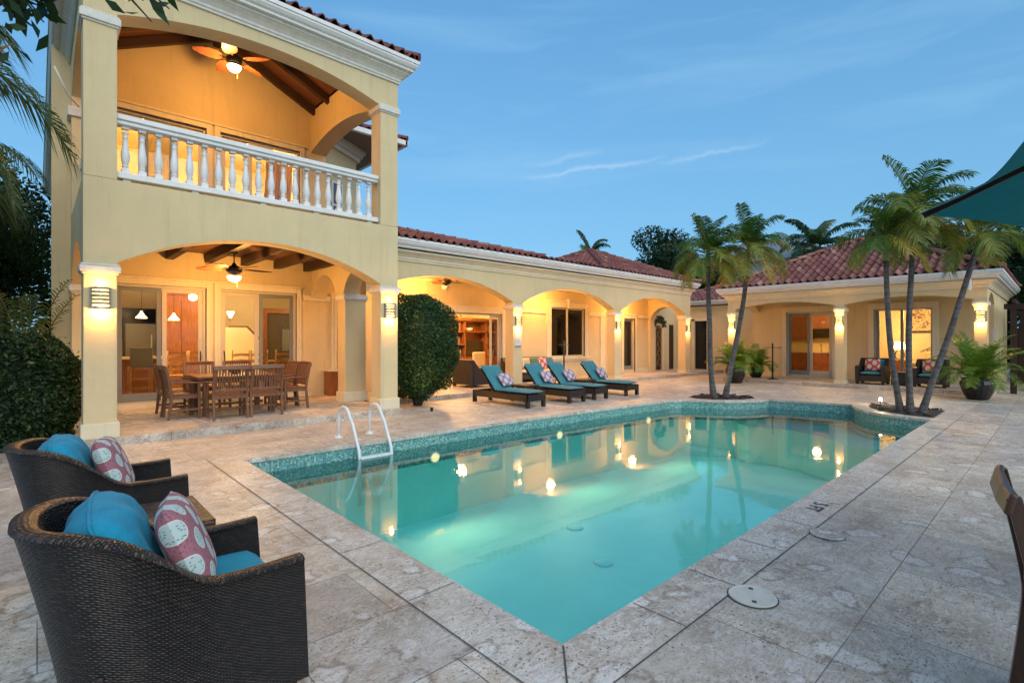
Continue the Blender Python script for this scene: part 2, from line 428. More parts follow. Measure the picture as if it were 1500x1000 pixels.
def fabric(name, col, var=.1):
    m, nt, b = new_mat(name); v = coords(nt, 'Object')
    c = ramp(nt, noise(nt, v, 9, 5, .6), [(.3, tuple(x*(1-var) for x in col)), (.7, tuple(min(1, x*(1+var)) for x in col))])
    nt.links.new(c, b.inputs['Base Color']); b.inputs['Roughness'].default_value = .85; spec(b, .2)
    b.inputs['Sheen Weight'].default_value = .05
    h = math_(nt, 'ADD', noise(nt, v, 400, 2, .5), math_(nt, 'MULTIPLY', noise(nt, v, 8, 3, .55, .8), 6))
    bump(nt, b, h, .35, .010); return m
M['blue'] = fabric('turquoise_fabric', (.016, .25, .38), .22)
M['teal'] = fabric('teal_canvas', (.055, .215, .25), .1)
M['seatblue'] = fabric('turquoise_seat_fabric', (.015, .27, .36), .06)
M['navy'] = fabric('blue_cushion_fabric', (.06, .16, .24))
def medallion(name, ground, oval, dots, rep=(2.0, 2.0)):
    m, nt, b = new_mat(name); v = coords(nt, 'UV', scale=(*rep, 1))
    def cell(off):
        a = N(nt, 'ShaderNodeVectorMath', operation='ADD'); nt.links.new(v, a.inputs[0]); a.inputs[1].default_value = (*off, 0)
        f = N(nt, 'ShaderNodeVectorMath', operation='FRACTION'); nt.links.new(a.outputs[0], f.inputs[0])
        s = N(nt, 'ShaderNodeVectorMath', operation='SUBTRACT'); nt.links.new(f.outputs[0], s.inputs[0]); s.inputs[1].default_value = (.5, .5, 0)
        mp = N(nt, 'ShaderNodeMapping'); nt.links.new(s.outputs[0], mp.inputs[0]); mp.inputs['Scale'].default_value = (1.35, 1, 1)
        l = N(nt, 'ShaderNodeVectorMath', operation='LENGTH'); nt.links.new(mp.outputs[0], l.inputs[0]); return l.outputs['Value']
    d = math_(nt, 'MINIMUM', cell((0, 0)), cell((.5, .5)))
    vo = N(nt, 'ShaderNodeTexVoronoi'); vo.inputs['Scale'].default_value = 16; nt.links.new(v, vo.inputs['Vector'])
    dotm = math_(nt, 'LESS_THAN', vo.outputs['Distance'], .28)
    speck = ramp(nt, noise(nt, v, 26, 2, .5), [(.56, (0,0,0)), (.6, (1,1,1))])
    g = mixc(nt, math_(nt, 'MULTIPLY', speck, .85), ground, tuple(x*.4 for x in ground))
    o = mixc(nt, dotm, oval, dots)
    ins = math_(nt, 'LESS_THAN', d, .27); rim = math_(nt, 'LESS_THAN', math_(nt, 'ABSOLUTE', math_(nt, 'SUBTRACT', d, .285)), .018)
    c = mixc(nt, ins, g, o); c = mixc(nt, rim, c, (.62, .60, .56))
    nt.links.new(c, b.inputs['Base Color']); b.inputs['Roughness'].default_value = .85; spec(b, .2)
    bump(nt, b, noise(nt, coords(nt, 'Object'), 300, 2, .5), .15, .003); return m
M['medal'] = medallion('pink_medallion_print', (.36, .15, .18), (.46, .55, .52), (.10, .27, .27), (2.6, 2.6))
M['medal2'] = medallion('mauve_medallion_print', (.40, .22, .30), (.55, .55, .58), (.40, .22, .30), (1.6, 1.6))
M['medal3'] = medallion('coral_medallion_print', (.52, .10, .09), (.62, .52, .42), (.52, .15, .12), (1.5, 1.5))

def leafmat(name, stops, rough=.5, trans=.25):
    m, nt, b = new_mat(name)
    at = N(nt, 'ShaderNodeAttribute', attribute_name='tint')
    c = ramp(nt, at.outputs['Fac'], stops)
    nt.links.new(c, b.inputs['Base Color']); b.inputs['Roughness'].default_value = rough; spec(b, .4)
    tl = N(nt, 'ShaderNodeBsdfTranslucent'); nt.links.new(c, tl.inputs[0])
    mx = N(nt, 'ShaderNodeMixShader'); mx.inputs[0].default_value = trans
    out = nt.nodes['Material Output']
    nt.links.new(b.outputs[0], mx.inputs[1]); nt.links.new(tl.outputs[0], mx.inputs[2]); nt.links.new(mx.outputs[0], out.inputs[0])
    return m
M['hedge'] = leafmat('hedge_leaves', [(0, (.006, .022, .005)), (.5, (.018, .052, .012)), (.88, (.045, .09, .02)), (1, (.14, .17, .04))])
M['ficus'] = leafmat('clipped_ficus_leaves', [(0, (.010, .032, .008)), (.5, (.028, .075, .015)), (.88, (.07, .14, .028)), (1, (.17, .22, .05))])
M['darkleaf'] = leafmat('dark_tree_leaves', [(0, (.008, .028, .008)), (.6, (.022, .06, .016)), (1, (.05, .10, .025))])
M['palmleaf'] = leafmat('palm_leaflets', [(0, (.04, .10, .018)), (.5, (.10, .20, .035)), (.8, (.24, .28, .045)), (1, (.48, .34, .05))], .4, .35)
M['coconut'] = leafmat('coconut_leaflets', [(0, (.02, .06, .015)), (.6, (.06, .12, .03)), (1, (.2, .19, .06))], .4, .3)
M['areca'] = leafmat('areca_leaflets', [(0, (.03, .10, .01)), (.5, (.08, .20, .02)), (1, (.24, .34, .04))], .4, .4)
def palm_trunk():
    m, nt, b = new_mat('ringed_palm_bark'); v = coords(nt, 'Object'); sx = N(nt, 'ShaderNodeSeparateXYZ'); nt.links.new(v, sx.inputs[0])
    z = math_(nt, 'ADD', sx.outputs[2], math_(nt, 'MULTIPLY', noise(nt, v, 5, 3), .04))
    fr = math_(nt, 'FRACT', math_(nt, 'MULTIPLY', z, 9)); ringf = math_(nt, 'LESS_THAN', fr, .2)
    c = ramp(nt, noise(nt, v, 6, 6, .7), [(.3, (.06, .052, .05)), (.7, (.17, .15, .145))])
    c = mixc(nt, math_(nt, 'MULTIPLY', ringf, .6), c, (.06, .05, .045)); nt.links.new(c, b.inputs['Base Color'])
    b.inputs['Roughness'].default_value = .85; spec(b, .25); bump(nt, b, math_(nt, 'SUBTRACT', noise(nt, v, 30, 4), ringf), .4, .01); return m
M['palmtrunk'] = palm_trunk()
M['crownshaft'] = simple('green_crownshaft', (.15, .22, .06), .45, var=.25, nscale=4)
M['bark'] = simple('tree_bark', (.09, .065, .045), .9, var=.4, nscale=9, bumpv=.8, bscale=30)
M['grass'] = simple('garden_ground', (.03, .05, .018), .95, var=.5, nscale=6, bumpv=1, bscale=30)

def emis(name, col, strength, base=(.8, .75, .65)):
    m, nt, b = new_mat(name); b.inputs['Base Color'].default_value = (*base, 1)
    b.inputs['Emission Color'].default_value = (*col, 1); b.inputs['Emission Strength'].default_value = strength
    b.inputs['Roughness'].default_value = .4; return m
WARM = (1, .56, .22)
M['bulb'] = emis('lit_bulb', (1, .55, .18), .9)
M['shade'] = emis('lit_frosted_glass', (1, .66, .34), 5)
M['poollamp'] = emis('lit_pool_lamp', (1, .58, .22), .8)
M['umb'] = fabric('teal_umbrella_canvas', (.010, .13, .135), .1)
_nt = M['umb'].node_tree; _b = _nt.nodes['Principled BSDF']; _tl = N(_nt, 'ShaderNodeBsdfTranslucent'); _tl.inputs[0].default_value = (.012, .17, .18, 1)
_mx = N(_nt, 'ShaderNodeMixShader'); _mx.inputs[0].default_value = .4
_nt.links.new(_b.outputs[0], _mx.inputs[1]); _nt.links.new(_tl.outputs[0], _mx.inputs[2]); _nt.links.new(_mx.outputs[0], _nt.nodes['Material Output'].inputs[0])

def lamp(loc, watts, col=WARM, rad=.05, parent=None, kind='POINT', rot=None, spot=None):
    l = bpy.data.lights.new('lamp_light', kind); l.energy = watts; l.color = col
    l.shadow_soft_size = rad
    if spot: l.spot_size = R(spot); l.spot_blend = .8
    o = bpy.data.objects.new('lamp_light', l); COL.objects.link(o)
    if parent:
        o.parent = parent; o.location = Vector(loc)
    else: o.location = loc
    if rot: o.rotation_euler = rot
    return o
# ================================================================== SETTING
H_CAM = 1.55
POOL = [(1.95,1.72),(4,1.72),(8,1.72),(12.75,1.72),(12.82,2.1),(12.99,2.55),(13.35,2.95),(13.85,3.25),(14.42,3.45),
        (14.30,4.0),(14.16,4.6),(13.99,5.2),(13.5,5.36),(13.05,5.62),(12.72,6.0),(12.5,6.4),(12.25,6.72),(11.94,6.88),
        (9.3,7.08),(6.9,7.2),(4.4,7.2),(1.95,7.2)]
def offset_poly(P, d):
    n = len(P); out = []
    for i in range(n):
        a = Vector(P[i-1]); b = Vector(P[i]); c = Vector(P[(i+1) % n])
        n1 = Vector(((b-a).y, -(b-a).x)).normalized(); n2 = Vector(((c-b).y, -(c-b).x)).normalized()
        m = (n1 + n2).normalized(); k = d / max(.5, m.dot(n1)); out.append(tuple(b + m * k))
    return out
def flat(name, poly, z, mat, kind='structure', holes=()):
    mb = MB(); loops = [[Vector((x, y, 0)) for x, y in poly]] + [[Vector((x, y, 0)) for x, y in h] for h in holes]
    pts = [p for l in loops for p in l]
    tri = tessellate_polygon(loops)
    mb.add([(p.x, p.y, z) for p in pts], [t if (pts[t[1]]-pts[t[0]]).cross(pts[t[2]]-pts[t[0]]).z > 0 else t[::-1] for t in tri])
    o = mb.build(name, mat)
    if kind: tag(o, kind=kind)
    return o
DECK = [(-4.2,-9),(40,-9),(40,30),(-4.2,30)]
hole = offset_poly(POOL, .1)
flat('pool_deck', DECK, 0, M['deck'], holes=[hole])
flat('ground', [(-400,-400),(400,-400),(400,400),(-400,400)], -.012, M['grass'], holes=[[(-4.1,-8.9),(39.9,-8.9),(39.9,29.9),(-4.1,29.9)]])
# coping ring, 34 cm wide, flush but 4 mm proud, nosing over the water
inner = offset_poly(POOL, -.02); outer = offset_poly(POOL, .34)
mb = MB(); n = len(POOL); vs = []
for (x, y), z in [(p, -.045) for p in inner] + [(p, .0) for p in inner]: vs.append((x, y, z))
vs = [(x, y, -.05) for x, y in offset_poly(POOL, .005)] + [(x, y, -.05) for x, y in inner] + [(x, y, -.004) for x, y in inner] + \
     [(x, y, .004) for x, y in offset_poly(POOL, -.012)] + [(x, y, .004) for x, y in outer]
fs = []
for r in range(4):
    for i in range(n):
        j = (i+1) % n; fs.append((r*n+i, r*n+j, (r+1)*n+j, (r+1)*n+i)[::-1])
mb.add(vs, fs); tag(mb.build('pool_coping', M['coping']), kind='structure')
def ring(name, P, d0, d1, z, mat):
    A = offset_poly(P, d0); B = offset_poly(P, d1); m = len(P)
    mb = MB(); mb.add([(x, y, z) for x, y in A] + [(x, y, z) for x, y in B], [(i, m+i, m+(i+1) % m, (i+1) % m) for i in range(m)])
    return tag(mb.build(name, mat), kind='structure')
mb = MB()
mb.add([(1.608,1.38,.0075),(1.601,1.37,.0075),(1.601,7.55,.0075),(1.608,7.55,.0075)], [(0,3,2,1)])
mb.add([(1.60,1.376,.0075),(1.60,1.379,.0075),(14,1.383,.0075),(14,1.381,.0075)], [(0,3,2,1)])
tag(mb.build('coping_joint', M['joint']), kind='structure')
mb = MB()
rj = random.Random(3)
seg = [((1.95,1.72),(12.75,1.72),(0,-1)), ((1.95,7.2),(1.95,1.72),(-1,0)), ((1.95,7.2),(11.9,7.0),(0,1))]
for a, b, nn in seg:
    a = Vector(a); b = Vector(b); d = (b-a); L = d.length; d.normalize(); t = .62
    while t < L - .45:
        p = a + d * t; q = p + Vector(nn) * .335
        w = .003
        mb.add([(p.x-d.x*w, p.y-d.y*w, .0065), (p.x+d.x*w, p.y+d.y*w, .0065), (q.x+d.x*w, q.y+d.y*w, .0065), (q.x-d.x*w, q.y-d.y*w, .0065)],
               [(0,1,2,3) if (d.x*nn[1]-d.y*nn[0]) > 0 else (3,2,1,0)])
        t += rj.uniform(.55, .98)
# mitre joint of the near corner
mb.add([(1.948,1.722,.0065),(1.955,1.715,.0065),(1.615,1.378,.0065),(1.608,1.385,.0065)], [(0,1,2,3)[::-1]])
tag(mb.build('coping_slab_joints', M['joint']), kind='structure')
# pool shell
def perim_wall(name, P, z0, z1, mat, d=0):
    Q = offset_poly(P, d) if d else P; m = len(Q); mb = MB(); L = 0
    for i in range(m):
        a = Q[i]; b = Q[(i+1) % m]; l = math.dist(a, b)
        mb.add([(*a, z0), (*b, z0), (*b, z1), (*a, z1)], [(3,2,1,0)], [[(L, z1), (L+l, z1), (L+l, z0), (L, z0)]])
        L += l
    return tag(mb.build(name, mat), kind='structure')
perim_wall('pool_mosaic_band', POOL, -.50, -.045, M['mosaic'])
perim_wall('pool_wall', POOL, -1.45, -.50, M['plaster'])
flat('pool_floor', POOL, -1.449, M['plaster'])
flat('pool_water', POOL, -.215, M['water'])
for (x, y, lb) in ((5.59,4.21,'pale round drain cover on the pool floor nearer the near end'),(6.3,5.3,'pale round drain cover on the pool floor nearer the long far wall')):
    t = thing('pool_drain', lb, 'drain', (x, y, -1.447), 0, 'drains in the pool floor')
    MB().lathe([(.12,0),(.12,.01),(.10,.018),(.001,.018)], n=28).build('drain_cover', M['plaster'], t, local=True, sm_angle=30)
    MB().lathe([(.135,0),(.135,.004),(.12,.004)], n=28, caps=False).build('rim', M['capstone'], t, local=True)
# bench step curving along the far right corner of the pool
st = [(11.4,1.725),(12.745,1.725),(12.81,2.1),(12.98,2.56),(13.34,2.965),(13.84,3.27),(14.4,3.46),(14.28,4.0),(14.14,4.6),(13.97,5.19),(13.0,5.6),
      (12.7,5.2),(12.9,4.6),(12.75,4.0),(12.4,3.5),(12.0,3.0),(11.7,2.4)]
mb = MB(); mb.prism(st, 'z', -1.44, -.55); tag(mb.build('pool_bench_step', M['plaster']), kind='structure')
# beds round the palms
def bed(name, P):
    mb = MB(); m = len(P); c = Vector((sum(p[0] for p in P)/m, sum(p[1] for p in P)/m))
    rr = random.Random(5); vs = []; rings = 6
    for r in range(rings+1):
        t = r / rings
        for p in P:
            q = c + (Vector(p) - c) * (1 - t)
            vs.append((q.x, q.y, .008 + .035 * math.sin(t*PI/2) + rr.uniform(0, .018) * (t > 0)))
    fs = [(r*m+i, r*m+(i+1) % m, (r+1)*m+(i+1) % m, (r+1)*m+i) for r in range(rings) for i in range(m)]
    mb.add(vs, fs)
    for _ in range(260):
        t = math.sqrt(rr.random()); p = P[rr.randrange(m)]; q = c + (Vector(p)-c)*t*.93; s = rr.uniform(.01, .028); z = .03
        mb.box(q.x-s, q.x+s, q.y-s*.6, q.y+s*.6, z, z+s, Matrix.Translation((0,0,0)))
    return tag(mb.build(name, M['soil']), kind='structure')
bed('planting_bed', [(12.95,6.9),(12.75,6.55),(12.9,6.2),(13.15,5.9),(13.5,5.65),(14.0,5.55),(14.25,5.75),(14.35,6.2),(14.2,6.7),(13.7,7.0)])
bed('planting_bed', [(13.05,1.74),(13.12,2.1),(13.27,2.45),(13.6,2.78),(14.05,3.02),(14.6,3.15),(15.0,2.95),(14.95,2.4),(14.6,1.74)])
# skimmer lids and depth mark
for (x, y, r, lb) in ((3.16,1.27,.135,'round cream skimmer lid with two dark finger holes, nearest the pool corner'),(4.6,1.27,.12,'pale round plastic cover set in the paving just beyond the black depth mark side')):
    t = thing('skimmer_lid', lb, 'skimmer lid', (x, y, 0), .5, 'skimmer lids in the deck')
    MB().lathe([(r,.005),(r,.012),(r*.97,.016),(r*.86,.016),(r*.84,.013),(.001,.013)], n=36).build('lid_plate', M['lid'] if r > .13 else M['coping'], t, local=True, sm_angle=30)
    if r > .13:
        mh = MB()
        for s in (-1, 1): mh.box(s*r*.62-.008, s*r*.62+.012, -.012, .012, .014, .0175)
        mh.build('finger_hole', M['joint'], t, local=True)
    if r > .13: MB().lathe([(r+.008,.0045),(r+.008,.0085),(r+.002,.0085)], n=36, caps=False).build('rim', M['joint'], t, local=True)
    else: MB().lathe([(r+.003,.0045),(r+.003,.0085),(r+.001,.0085)], n=36, caps=False).build('rim', M['joint'], t, local=True)
def text_mesh(name, body, size, loc, rot, mat, ext=.0005, align='CENTER'):
    c = bpy.data.curves.new(name, 'FONT'); c.body = body; c.size = size; c.extrude = ext; c.align_x = align; c.align_y = 'CENTER'; c.offset = size*.02
    o = bpy.data.objects.new(name, c); COL.objects.link(o)
    dg = bpy.context.evaluated_depsgraph_get(); me = bpy.data.meshes.new_from_object(o.evaluated_get(dg))
    bpy.data.objects.remove(o); me.materials.clear(); me.materials.append(mat)
    q = bpy.data.objects.new(name, me); COL.objects.link(q); q.location = loc; q.rotation_euler = rot; return q
t = text_mesh('depth_marker', '5 FT', .18, (5.30,1.555,.0065), (0,0,PI), M['joint'])
t.scale = (.9, .95, 1)
tag(t, 'black 5 FT depth lettering on the pool coping', 'depth marker')

# ladder: two white rails joined by a tread at the waterline
t = thing('pool_ladder', 'white tubular pool ladder rising over the long far edge of the pool', 'pool ladder', (3.78,7.2,0))
for k, x in enumerate((3.5, 4.03)):
    pts = [(x,7.80,.0)]; 
    for a in range(0, 10):
        th = PI * a / 9 * .86
        pts.append((x, 7.60 + .20*math.cos(th), .30 + .21*math.sin(th)))
    pts += [(x,7.30,.26),(x,7.19,.06),(x,7.10,-.10),(x,7.08,-.22),(x,7.08,-.9)]
    MB().tube(pts, .024, 12).build('rail', M['whitemetal'], t, smooth=True)
    MB().lathe([(.07,.005),(.07,.012),(.03,.024),(.026,.05)], (x,7.80,0), 20).build('base_flange', M['whitemetal'], t, sm_angle=40)
for z in (-.20, -.46, -.72):
    MB().box(3.5, 4.03, 7.03, 7.13, z-.015, z+.015).build('tread', M['whitemetal'], t, bevel=.006)
# lamps under the water in the long wall
for k, (x, y) in enumerate(((4.9,7.19),(7.95,7.12),(11.0,6.93))):
    t = thing('pool_light', ('warm underwater lamp in the long pool wall, nearest the ladder','warm underwater lamp in the long pool wall, middle one','warm underwater lamp in the long pool wall, farthest from the ladder')[k], 'pool light', (x,y,-.42), 0, 'underwater lamps')
    MB().lathe([(.001,0),(.075,0),(.075,.03),(.001,.03)], n=24).build('lens', M['poollamp'], t, local=True).rotation_euler = (PI/2, 0, 0)
    MB().lathe([(.078,-.01),(.1,-.01),(.1,.02),(.078,.02)], n=24).build('rim', M['whitemetal'], t, local=True).rotation_euler = (PI/2, 0, 0)
    lamp((0,-.12,.0), 32, (1,.82,.46), .09, t, 'SPOT', (R(90-6),0,PI), 165)

# ================================================================== building helpers
def strip_wall(mb, axis, a0, a1, S):
    def P(s, t, z): return (s, t, z) if axis == 'x' else (t, s, z)
    n = len(S); vs = []
    for s, zl, zh in S: vs += [P(s,a0,zl), P(s,a1,zl), P(s,a1,zh), P(s,a0,zh)]
    fs = []
    for i in range(n-1):
        for k in range(4):
            fs.append((4*i+k, 4*i+(k+1) % 4, 4*(i+1)+(k+1) % 4, 4*(i+1)+k))
    fs += [(3,2,1,0), tuple(4*(n-1)+k for k in range(4))]
    mb.add(vs, fs)
def arch_samples(s0, s1, zs, zt, ztop, n=24, ell=.5):
    out = []
    for i in range(n+1):
        t = i/n; x = 2*t-1
        # flattened basket arch
        y = (1 - abs(x)**2.3)**ell if ell else 1 - x*x
        out.append((s0 + (s1-s0)*t, zs + (zt-zs)*y, ztop))
    return out
def seg_arch(s0, s1, zs, zt, ztop, n=24):
    L = (s1-s0)/2; r = zt-zs; Rr = (L*L + r*r)/(2*r); out = []
    for i in range(n+1):
        x = -L + 2*L*i/n; out.append((s0+L+x, zt - Rr + math.sqrt(max(0, Rr*Rr - x*x)), ztop))
    return out
def wall_open(mb, axis, a0, a1, s0, s1, z0, z1, ops):
    """wall along axis with rectangular openings [(o0,o1,zo0,zo1)]"""
    def B(sa, sb, za, zb):
        if sb - sa < 1e-4 or zb - za < 1e-4: return
        if axis == 'x': mb.box(sa, sb, a0, a1, za, zb)
        else: mb.box(a0, a1, sa, sb, za, zb)
    x = s0
    for o0, o1, za, zb in sorted(ops):
        B(x, o0, z0, z1); B(o0, o1, z0, za); B(o0, o1, zb, z1); x = o1
    B(x, s1, z0, z1)
def cornice(mb, u0, u1, v0, v1, z, prof):
    vs = []
    for o, dz in prof: vs += [(u0-o,v0-o,z+dz),(u1+o,v0-o,z+dz),(u1+o,v1+o,z+dz),(u0-o,v1+o,z+dz)]
    fs = [(4*i+k, 4*i+(k+1) % 4, 4*(i+1)+(k+1) % 4, 4*(i+1)+k) for i in range(len(prof)-1) for k in range(4)]
    mb.add(vs, fs)
CORN = [(0,0),(.03,0),(.03,.035),(.05,.05),(.05,.09),(.09,.14),(.15,.19),(.17,.20),(.17,.235)]
GUT = [(.17,.235),(.17,.25),(.24,.25),(.24,.29),(.28,.31),(.315,.36),(.315,.40),(.335,.40),(.335,.47),(.31,.47),(.31,.44),(.0,.44)]
def column(parent, x0, x1, y0, y1, zb, zc, zt=None, cap=.15, plinth=True, name='column'):
    """square column with plinth below and a moulded cap whose top is at zc"""
    c = MB().box(x0, x1, y0, y1, zb, zc-cap+.01).build(name, M['stucco'], parent, bevel=.012)
    p = .045
    m = MB()
    for (o, za, zb2) in ((p*.5, zc-cap, zc-cap+.03), (p, zc-cap+.03, zc-.03), (p*.65, zc-.03, zc)):
        m.box(x0-o, x1+o, y0-o, y1+o, za, zb2)
    m.build('capital', M['capstone'], c, bevel=.012)
    if plinth: MB().box(x0-.03, x1+.03, y0-.03, y1+.03, zb-.001, zb+.22).build('plinth', M['stucco2'], c, bevel=.01)
    return c
def tile_roof(mb, A, B, inward, slope, run, lh=True, rh=True, ch=.36, tw=.235, base=0):
    """barrel tiles on one slope. A,B: eave ends (x,y,z); inward: horizontal unit vector up the slope; lh/rh hipped ends"""
    A = Vector(A); B = Vector(B); e = (B-A); L = e.length; e.normalize(); iw = Vector((*inward, 0))
    nn = Vector((-iw.x*slope, -iw.y*slope, 1)).normalized(); up = (iw + Vector((0,0,slope)))
    ncol = int(L/tw); tw2 = L/ncol; rr = random.Random(int(L*100))
    prof = []
    for k in range(9):
        t = k/8
        if t < .62: a = PI*(t/.62); prof.append((.5*(t-.0), .075*math.sin(a)))
        else: a = PI*((t-.62)/.38); prof.append((t*.5, -.03*math.sin(a)))
    prof = [(2*p[0], p[1]) for p in prof]
    for c in range(ncol):
        a0 = c*tw2; am = a0 + tw2/2
        rmax = run
        if lh: rmax = min(rmax, am)
        if rh: rmax = min(rmax, L-am)
        k = 0
        while k*ch < rmax:
            r0 = k*ch - .02; r1 = min((k+1)*ch + .02, rmax+.08)
            tint = min(1, max(0, rr.gauss(.45, .19))); jl = rr.uniform(-.008, .008)
            vs = []
            for (r, lift, w) in ((r0, .034+jl, 1.0), (r1, .004+jl, .96)):
                for (pa, ph) in prof:
                    aa = a0 + tw2/2 + (pa-.5)*tw2*w
                    vs.append(tuple(A + e*aa + up*r + nn*(ph+lift+.03)))
            # lip under the lower end
            for (pa, ph) in prof:
                aa = a0 + tw2/2 + (pa-.5)*tw2; vs.append(tuple(A + e*aa + up*r0 + nn*(ph+.034+jl+.008)))
            m = len(prof); fs = [(i, i+1, m+i+1, m+i) for i in range(m-1)] + [(2*m+i, 2*m+i+1, i+1, i) for i in range(m-1)]
            mb.add(vs, fs, col=tint); k += 1
def ridge_caps(mb, a, b, r=.11, step=.36):
    a = Vector(a); b = Vector(b); d = b-a; L = d.length; d.normalize(); s = d.cross(Vector((0,0,1))).normalized(); u = s.cross(d)
    rr = random.Random(int(L*77)); t = 0
    while t < L - .05:
        vs = []; tint = min(1, max(0, rr.gauss(.5, .2)))
        for (tt, q, l) in ((t-.02, r*1.08, .02), (min(t+step+.02, L), r*.92, 0)):
            for k in range(9):
                an = PI*k/8; vs.append(tuple(a + d*tt + s*(q*math.cos(an)) + u*(q*math.sin(an)*.9 + l)))
        c = len(vs); vs.append(tuple(a + d*(t-.02)))
        fs = [(i, 9+i, 9+i+1, i+1) for i in range(8)] + [(i, i+1, c) for i in range(8)]
        mb.add(vs, fs, col=tint); t += step
def hip_roof(parent, x0, x1, y0, y1, z, slope, name='roof', sides='fblr', floor=True):
    """eaves rectangle; front = -y"""
    w = x1-x0; d = y1-y0; run = min(w, d)/2; zr = z + run*slope
    if w >= d: r0 = (x0+run, y0+run, zr); r1 = (x1-run, y0+run, zr)
    else: r0 = (x0+run, y0+run, zr); r1 = (x0+run, y1-run, zr)
    core = MB(); vs = [(x0,y0,z),(x1,y0,z),(x1,y1,z),(x0,y1,z), r0, r1]
    if w >= d: fs = [(0,1,5,4),(1,2,5),(2,3,4,5),(3,0,4),(3,2,1,0)]
    else: fs = [(0,1,4),(1,2,5,4),(2,3,5),(3,0,4,5),(3,2,1,0)]
    if not floor: fs = fs[:-1]
    core.add(vs, fs, col=.3); mb = core
    if 'f' in sides: tile_roof(mb, (x0,y0,z), (x1,y0,z), (0,1), slope, run)
    if 'r' in sides: tile_roof(mb, (x1,y0,z), (x1,y1,z), (-1,0), slope, run)
    if 'l' in sides: tile_roof(mb, (x0,y1,z), (x0,y0,z), (1,0), slope, run)
    if 'b' in sides: tile_roof(mb, (x1,y1,z), (x0,y1,z), (0,-1), slope, run)
    ro = mb.build(name, M['tile'], parent, sm_angle=50)
    rc = MB(); lift = .07
    L = lambda p: (p[0], p[1], p[2]+lift)
    c = [(x0,y0,z),(x1,y0,z),(x1,y1,z),(x0,y1,z)]
    if w >= d: prs = [(c[0],r0),(c[3],r0),(c[1],r1),(c[2],r1)]
    else: prs = [(c[0],r0),(c[1],r0),(c[2],r1),(c[3],r1)]
    for a, b in prs: ridge_caps(rc, L(a), L(b))
    if math.dist(r0, r1) > .3: ridge_caps(rc, L(r0), L(r1))
    rc.build('ridge_tiles', M['tile'], ro, sm_angle=50)
    return ro
def facing(axis, face):  # placement helper: local (s, depth, z) -> world for wall along x (facing -y) or along y (facing -x)
    return (lambda s, d, z: (s, face + d, z)) if axis == 'x' else (lambda s, d, z: (face + d, s, z))
def fbox(mb, P, s0, s1, d0, d1, z0, z1):
    a = P(s0, d0, z0); b = P(s1, d1, z1)
    mb.box(min(a[0],b[0]), max(a[0],b[0]), min(a[1],b[1]), max(a[1],b[1]), z0, z1)
def frame_rect(mb, P, s0, s1, d0, d1, z0, z1, w, wb=None):
    wb = w if wb is None else wb
    fbox(mb, P, s0, s0+w, d0, d1, z0, z1); fbox(mb, P, s1-w, s1, d0, d1, z0, z1)
    fbox(mb, P, s0+w, s1-w, d0, d1, z1-w, z1); fbox(mb, P, s0+w, s1-w, d0, d1, z0, z0+wb)
def surround(parent, P, s0, s1, z0, z1, w=.2, p=.06, sill=False, key=False):
    m = MB()
    fbox(m, P, s0-w, s0, -p, .02, z0, z1+w); fbox(m, P, s1, s1+w, -p, .02, z0, z1+w); fbox(m, P, s0, s1, -p, .02, z1, z1+w)
    fbox(m, P, s0-.05, s0, -p-.02, .02, z0, z1+.05); fbox(m, P, s1, s1+.05, -p-.02, .02, z0, z1+.05); fbox(m, P, s0, s1, -p-.02, .02, z1, z1+.05)
    fbox(m, P, s0-w-.02, s1+w+.02, -p-.03, .02, z1+w, z1+w+.05)
    o = m.build('surround', M['stucco2'], parent, bevel=.008)
    if sill:
        m = MB(); fbox(m, P, s0-w-.05, s1+w+.05, -p-.06, .02, z0-.09, z0); fbox(m, P, s0-w, s1+w, -p-.02, .02, z0-.16, z0-.09)
        m.build('sill', M['stucco2'], parent, bevel=.01)
    if key:
        c = (s0+s1)/2; a = P(c-.07, -p-.05, z1-.02)
        m = MB(); fbox(m, P, c-.08, c+.08, -p-.06, .02, z1-.02, z1+w+.12); m.build('keystone', M['stucco2'], parent, bevel=.015)
    return o
def slider(parent, P, s0, s1, z0, z1, kinds, name='sliding_door', handles=()):
    """sliding door: outer frame + leaves; kinds: list of 'w' (pale clear leaf) / 'g' (grey screened leaf) / 'o' (open)"""
    m = MB(); frame_rect(m, P, s0, s1, .03, .13, z0, z1, .05)
    d = m.build(name, M['frame'], parent, bevel=.004)
    n = len(kinds); w = (s1-s0-.1)/n
    for i, k in enumerate(kinds):
        if k == 'o': continue
        a = s0+.05+i*w; b = a+w; dd = .05 if i % 2 else .085
        m = MB(); frame_rect(m, P, a+.003, b-.003, dd, dd+.03, z0+.052, z1-.052, .085, .17)
        lf = m.build('leaf_frame', M['greyframe'] if k == 'g' else M['frame'], d, bevel=.004)
        g = MB(); fbox(g, P, a+.08, b-.08, dd+.012, dd+.018, z0+.21, z1-.13)
        g.build('glass_pane', M['screen'] if k == 'g' else M['glass'], d)
    for hs in handles:
        m = MB(); a = P(hs, -.0, (z0+z1)/2-.16)
        pts = [P(hs, .05-.06*math.sin(PI*t/8), (z0+z1)/2-.42+.26*t/8) for t in range(9)]
        m.tube(pts, .011, 8).build('handle', M['darkmetal'], d, smooth=True)
    return d
def baluster_prof(h):
    pr = [(.052,0),(.052,.10),(.044,.11),(.034,.13),(.045,.155),(.045,.175),(.034,.19),(.040,.22),(.056,.30),(.060,.36),(.055,.44),(.043,.56),(.034,.68),(.031,.74),(.040,.76),(.031,.79),(.036,.84),(.050,.87),(.050,1.0)]
    return [(r, z*h) for r, z in pr]

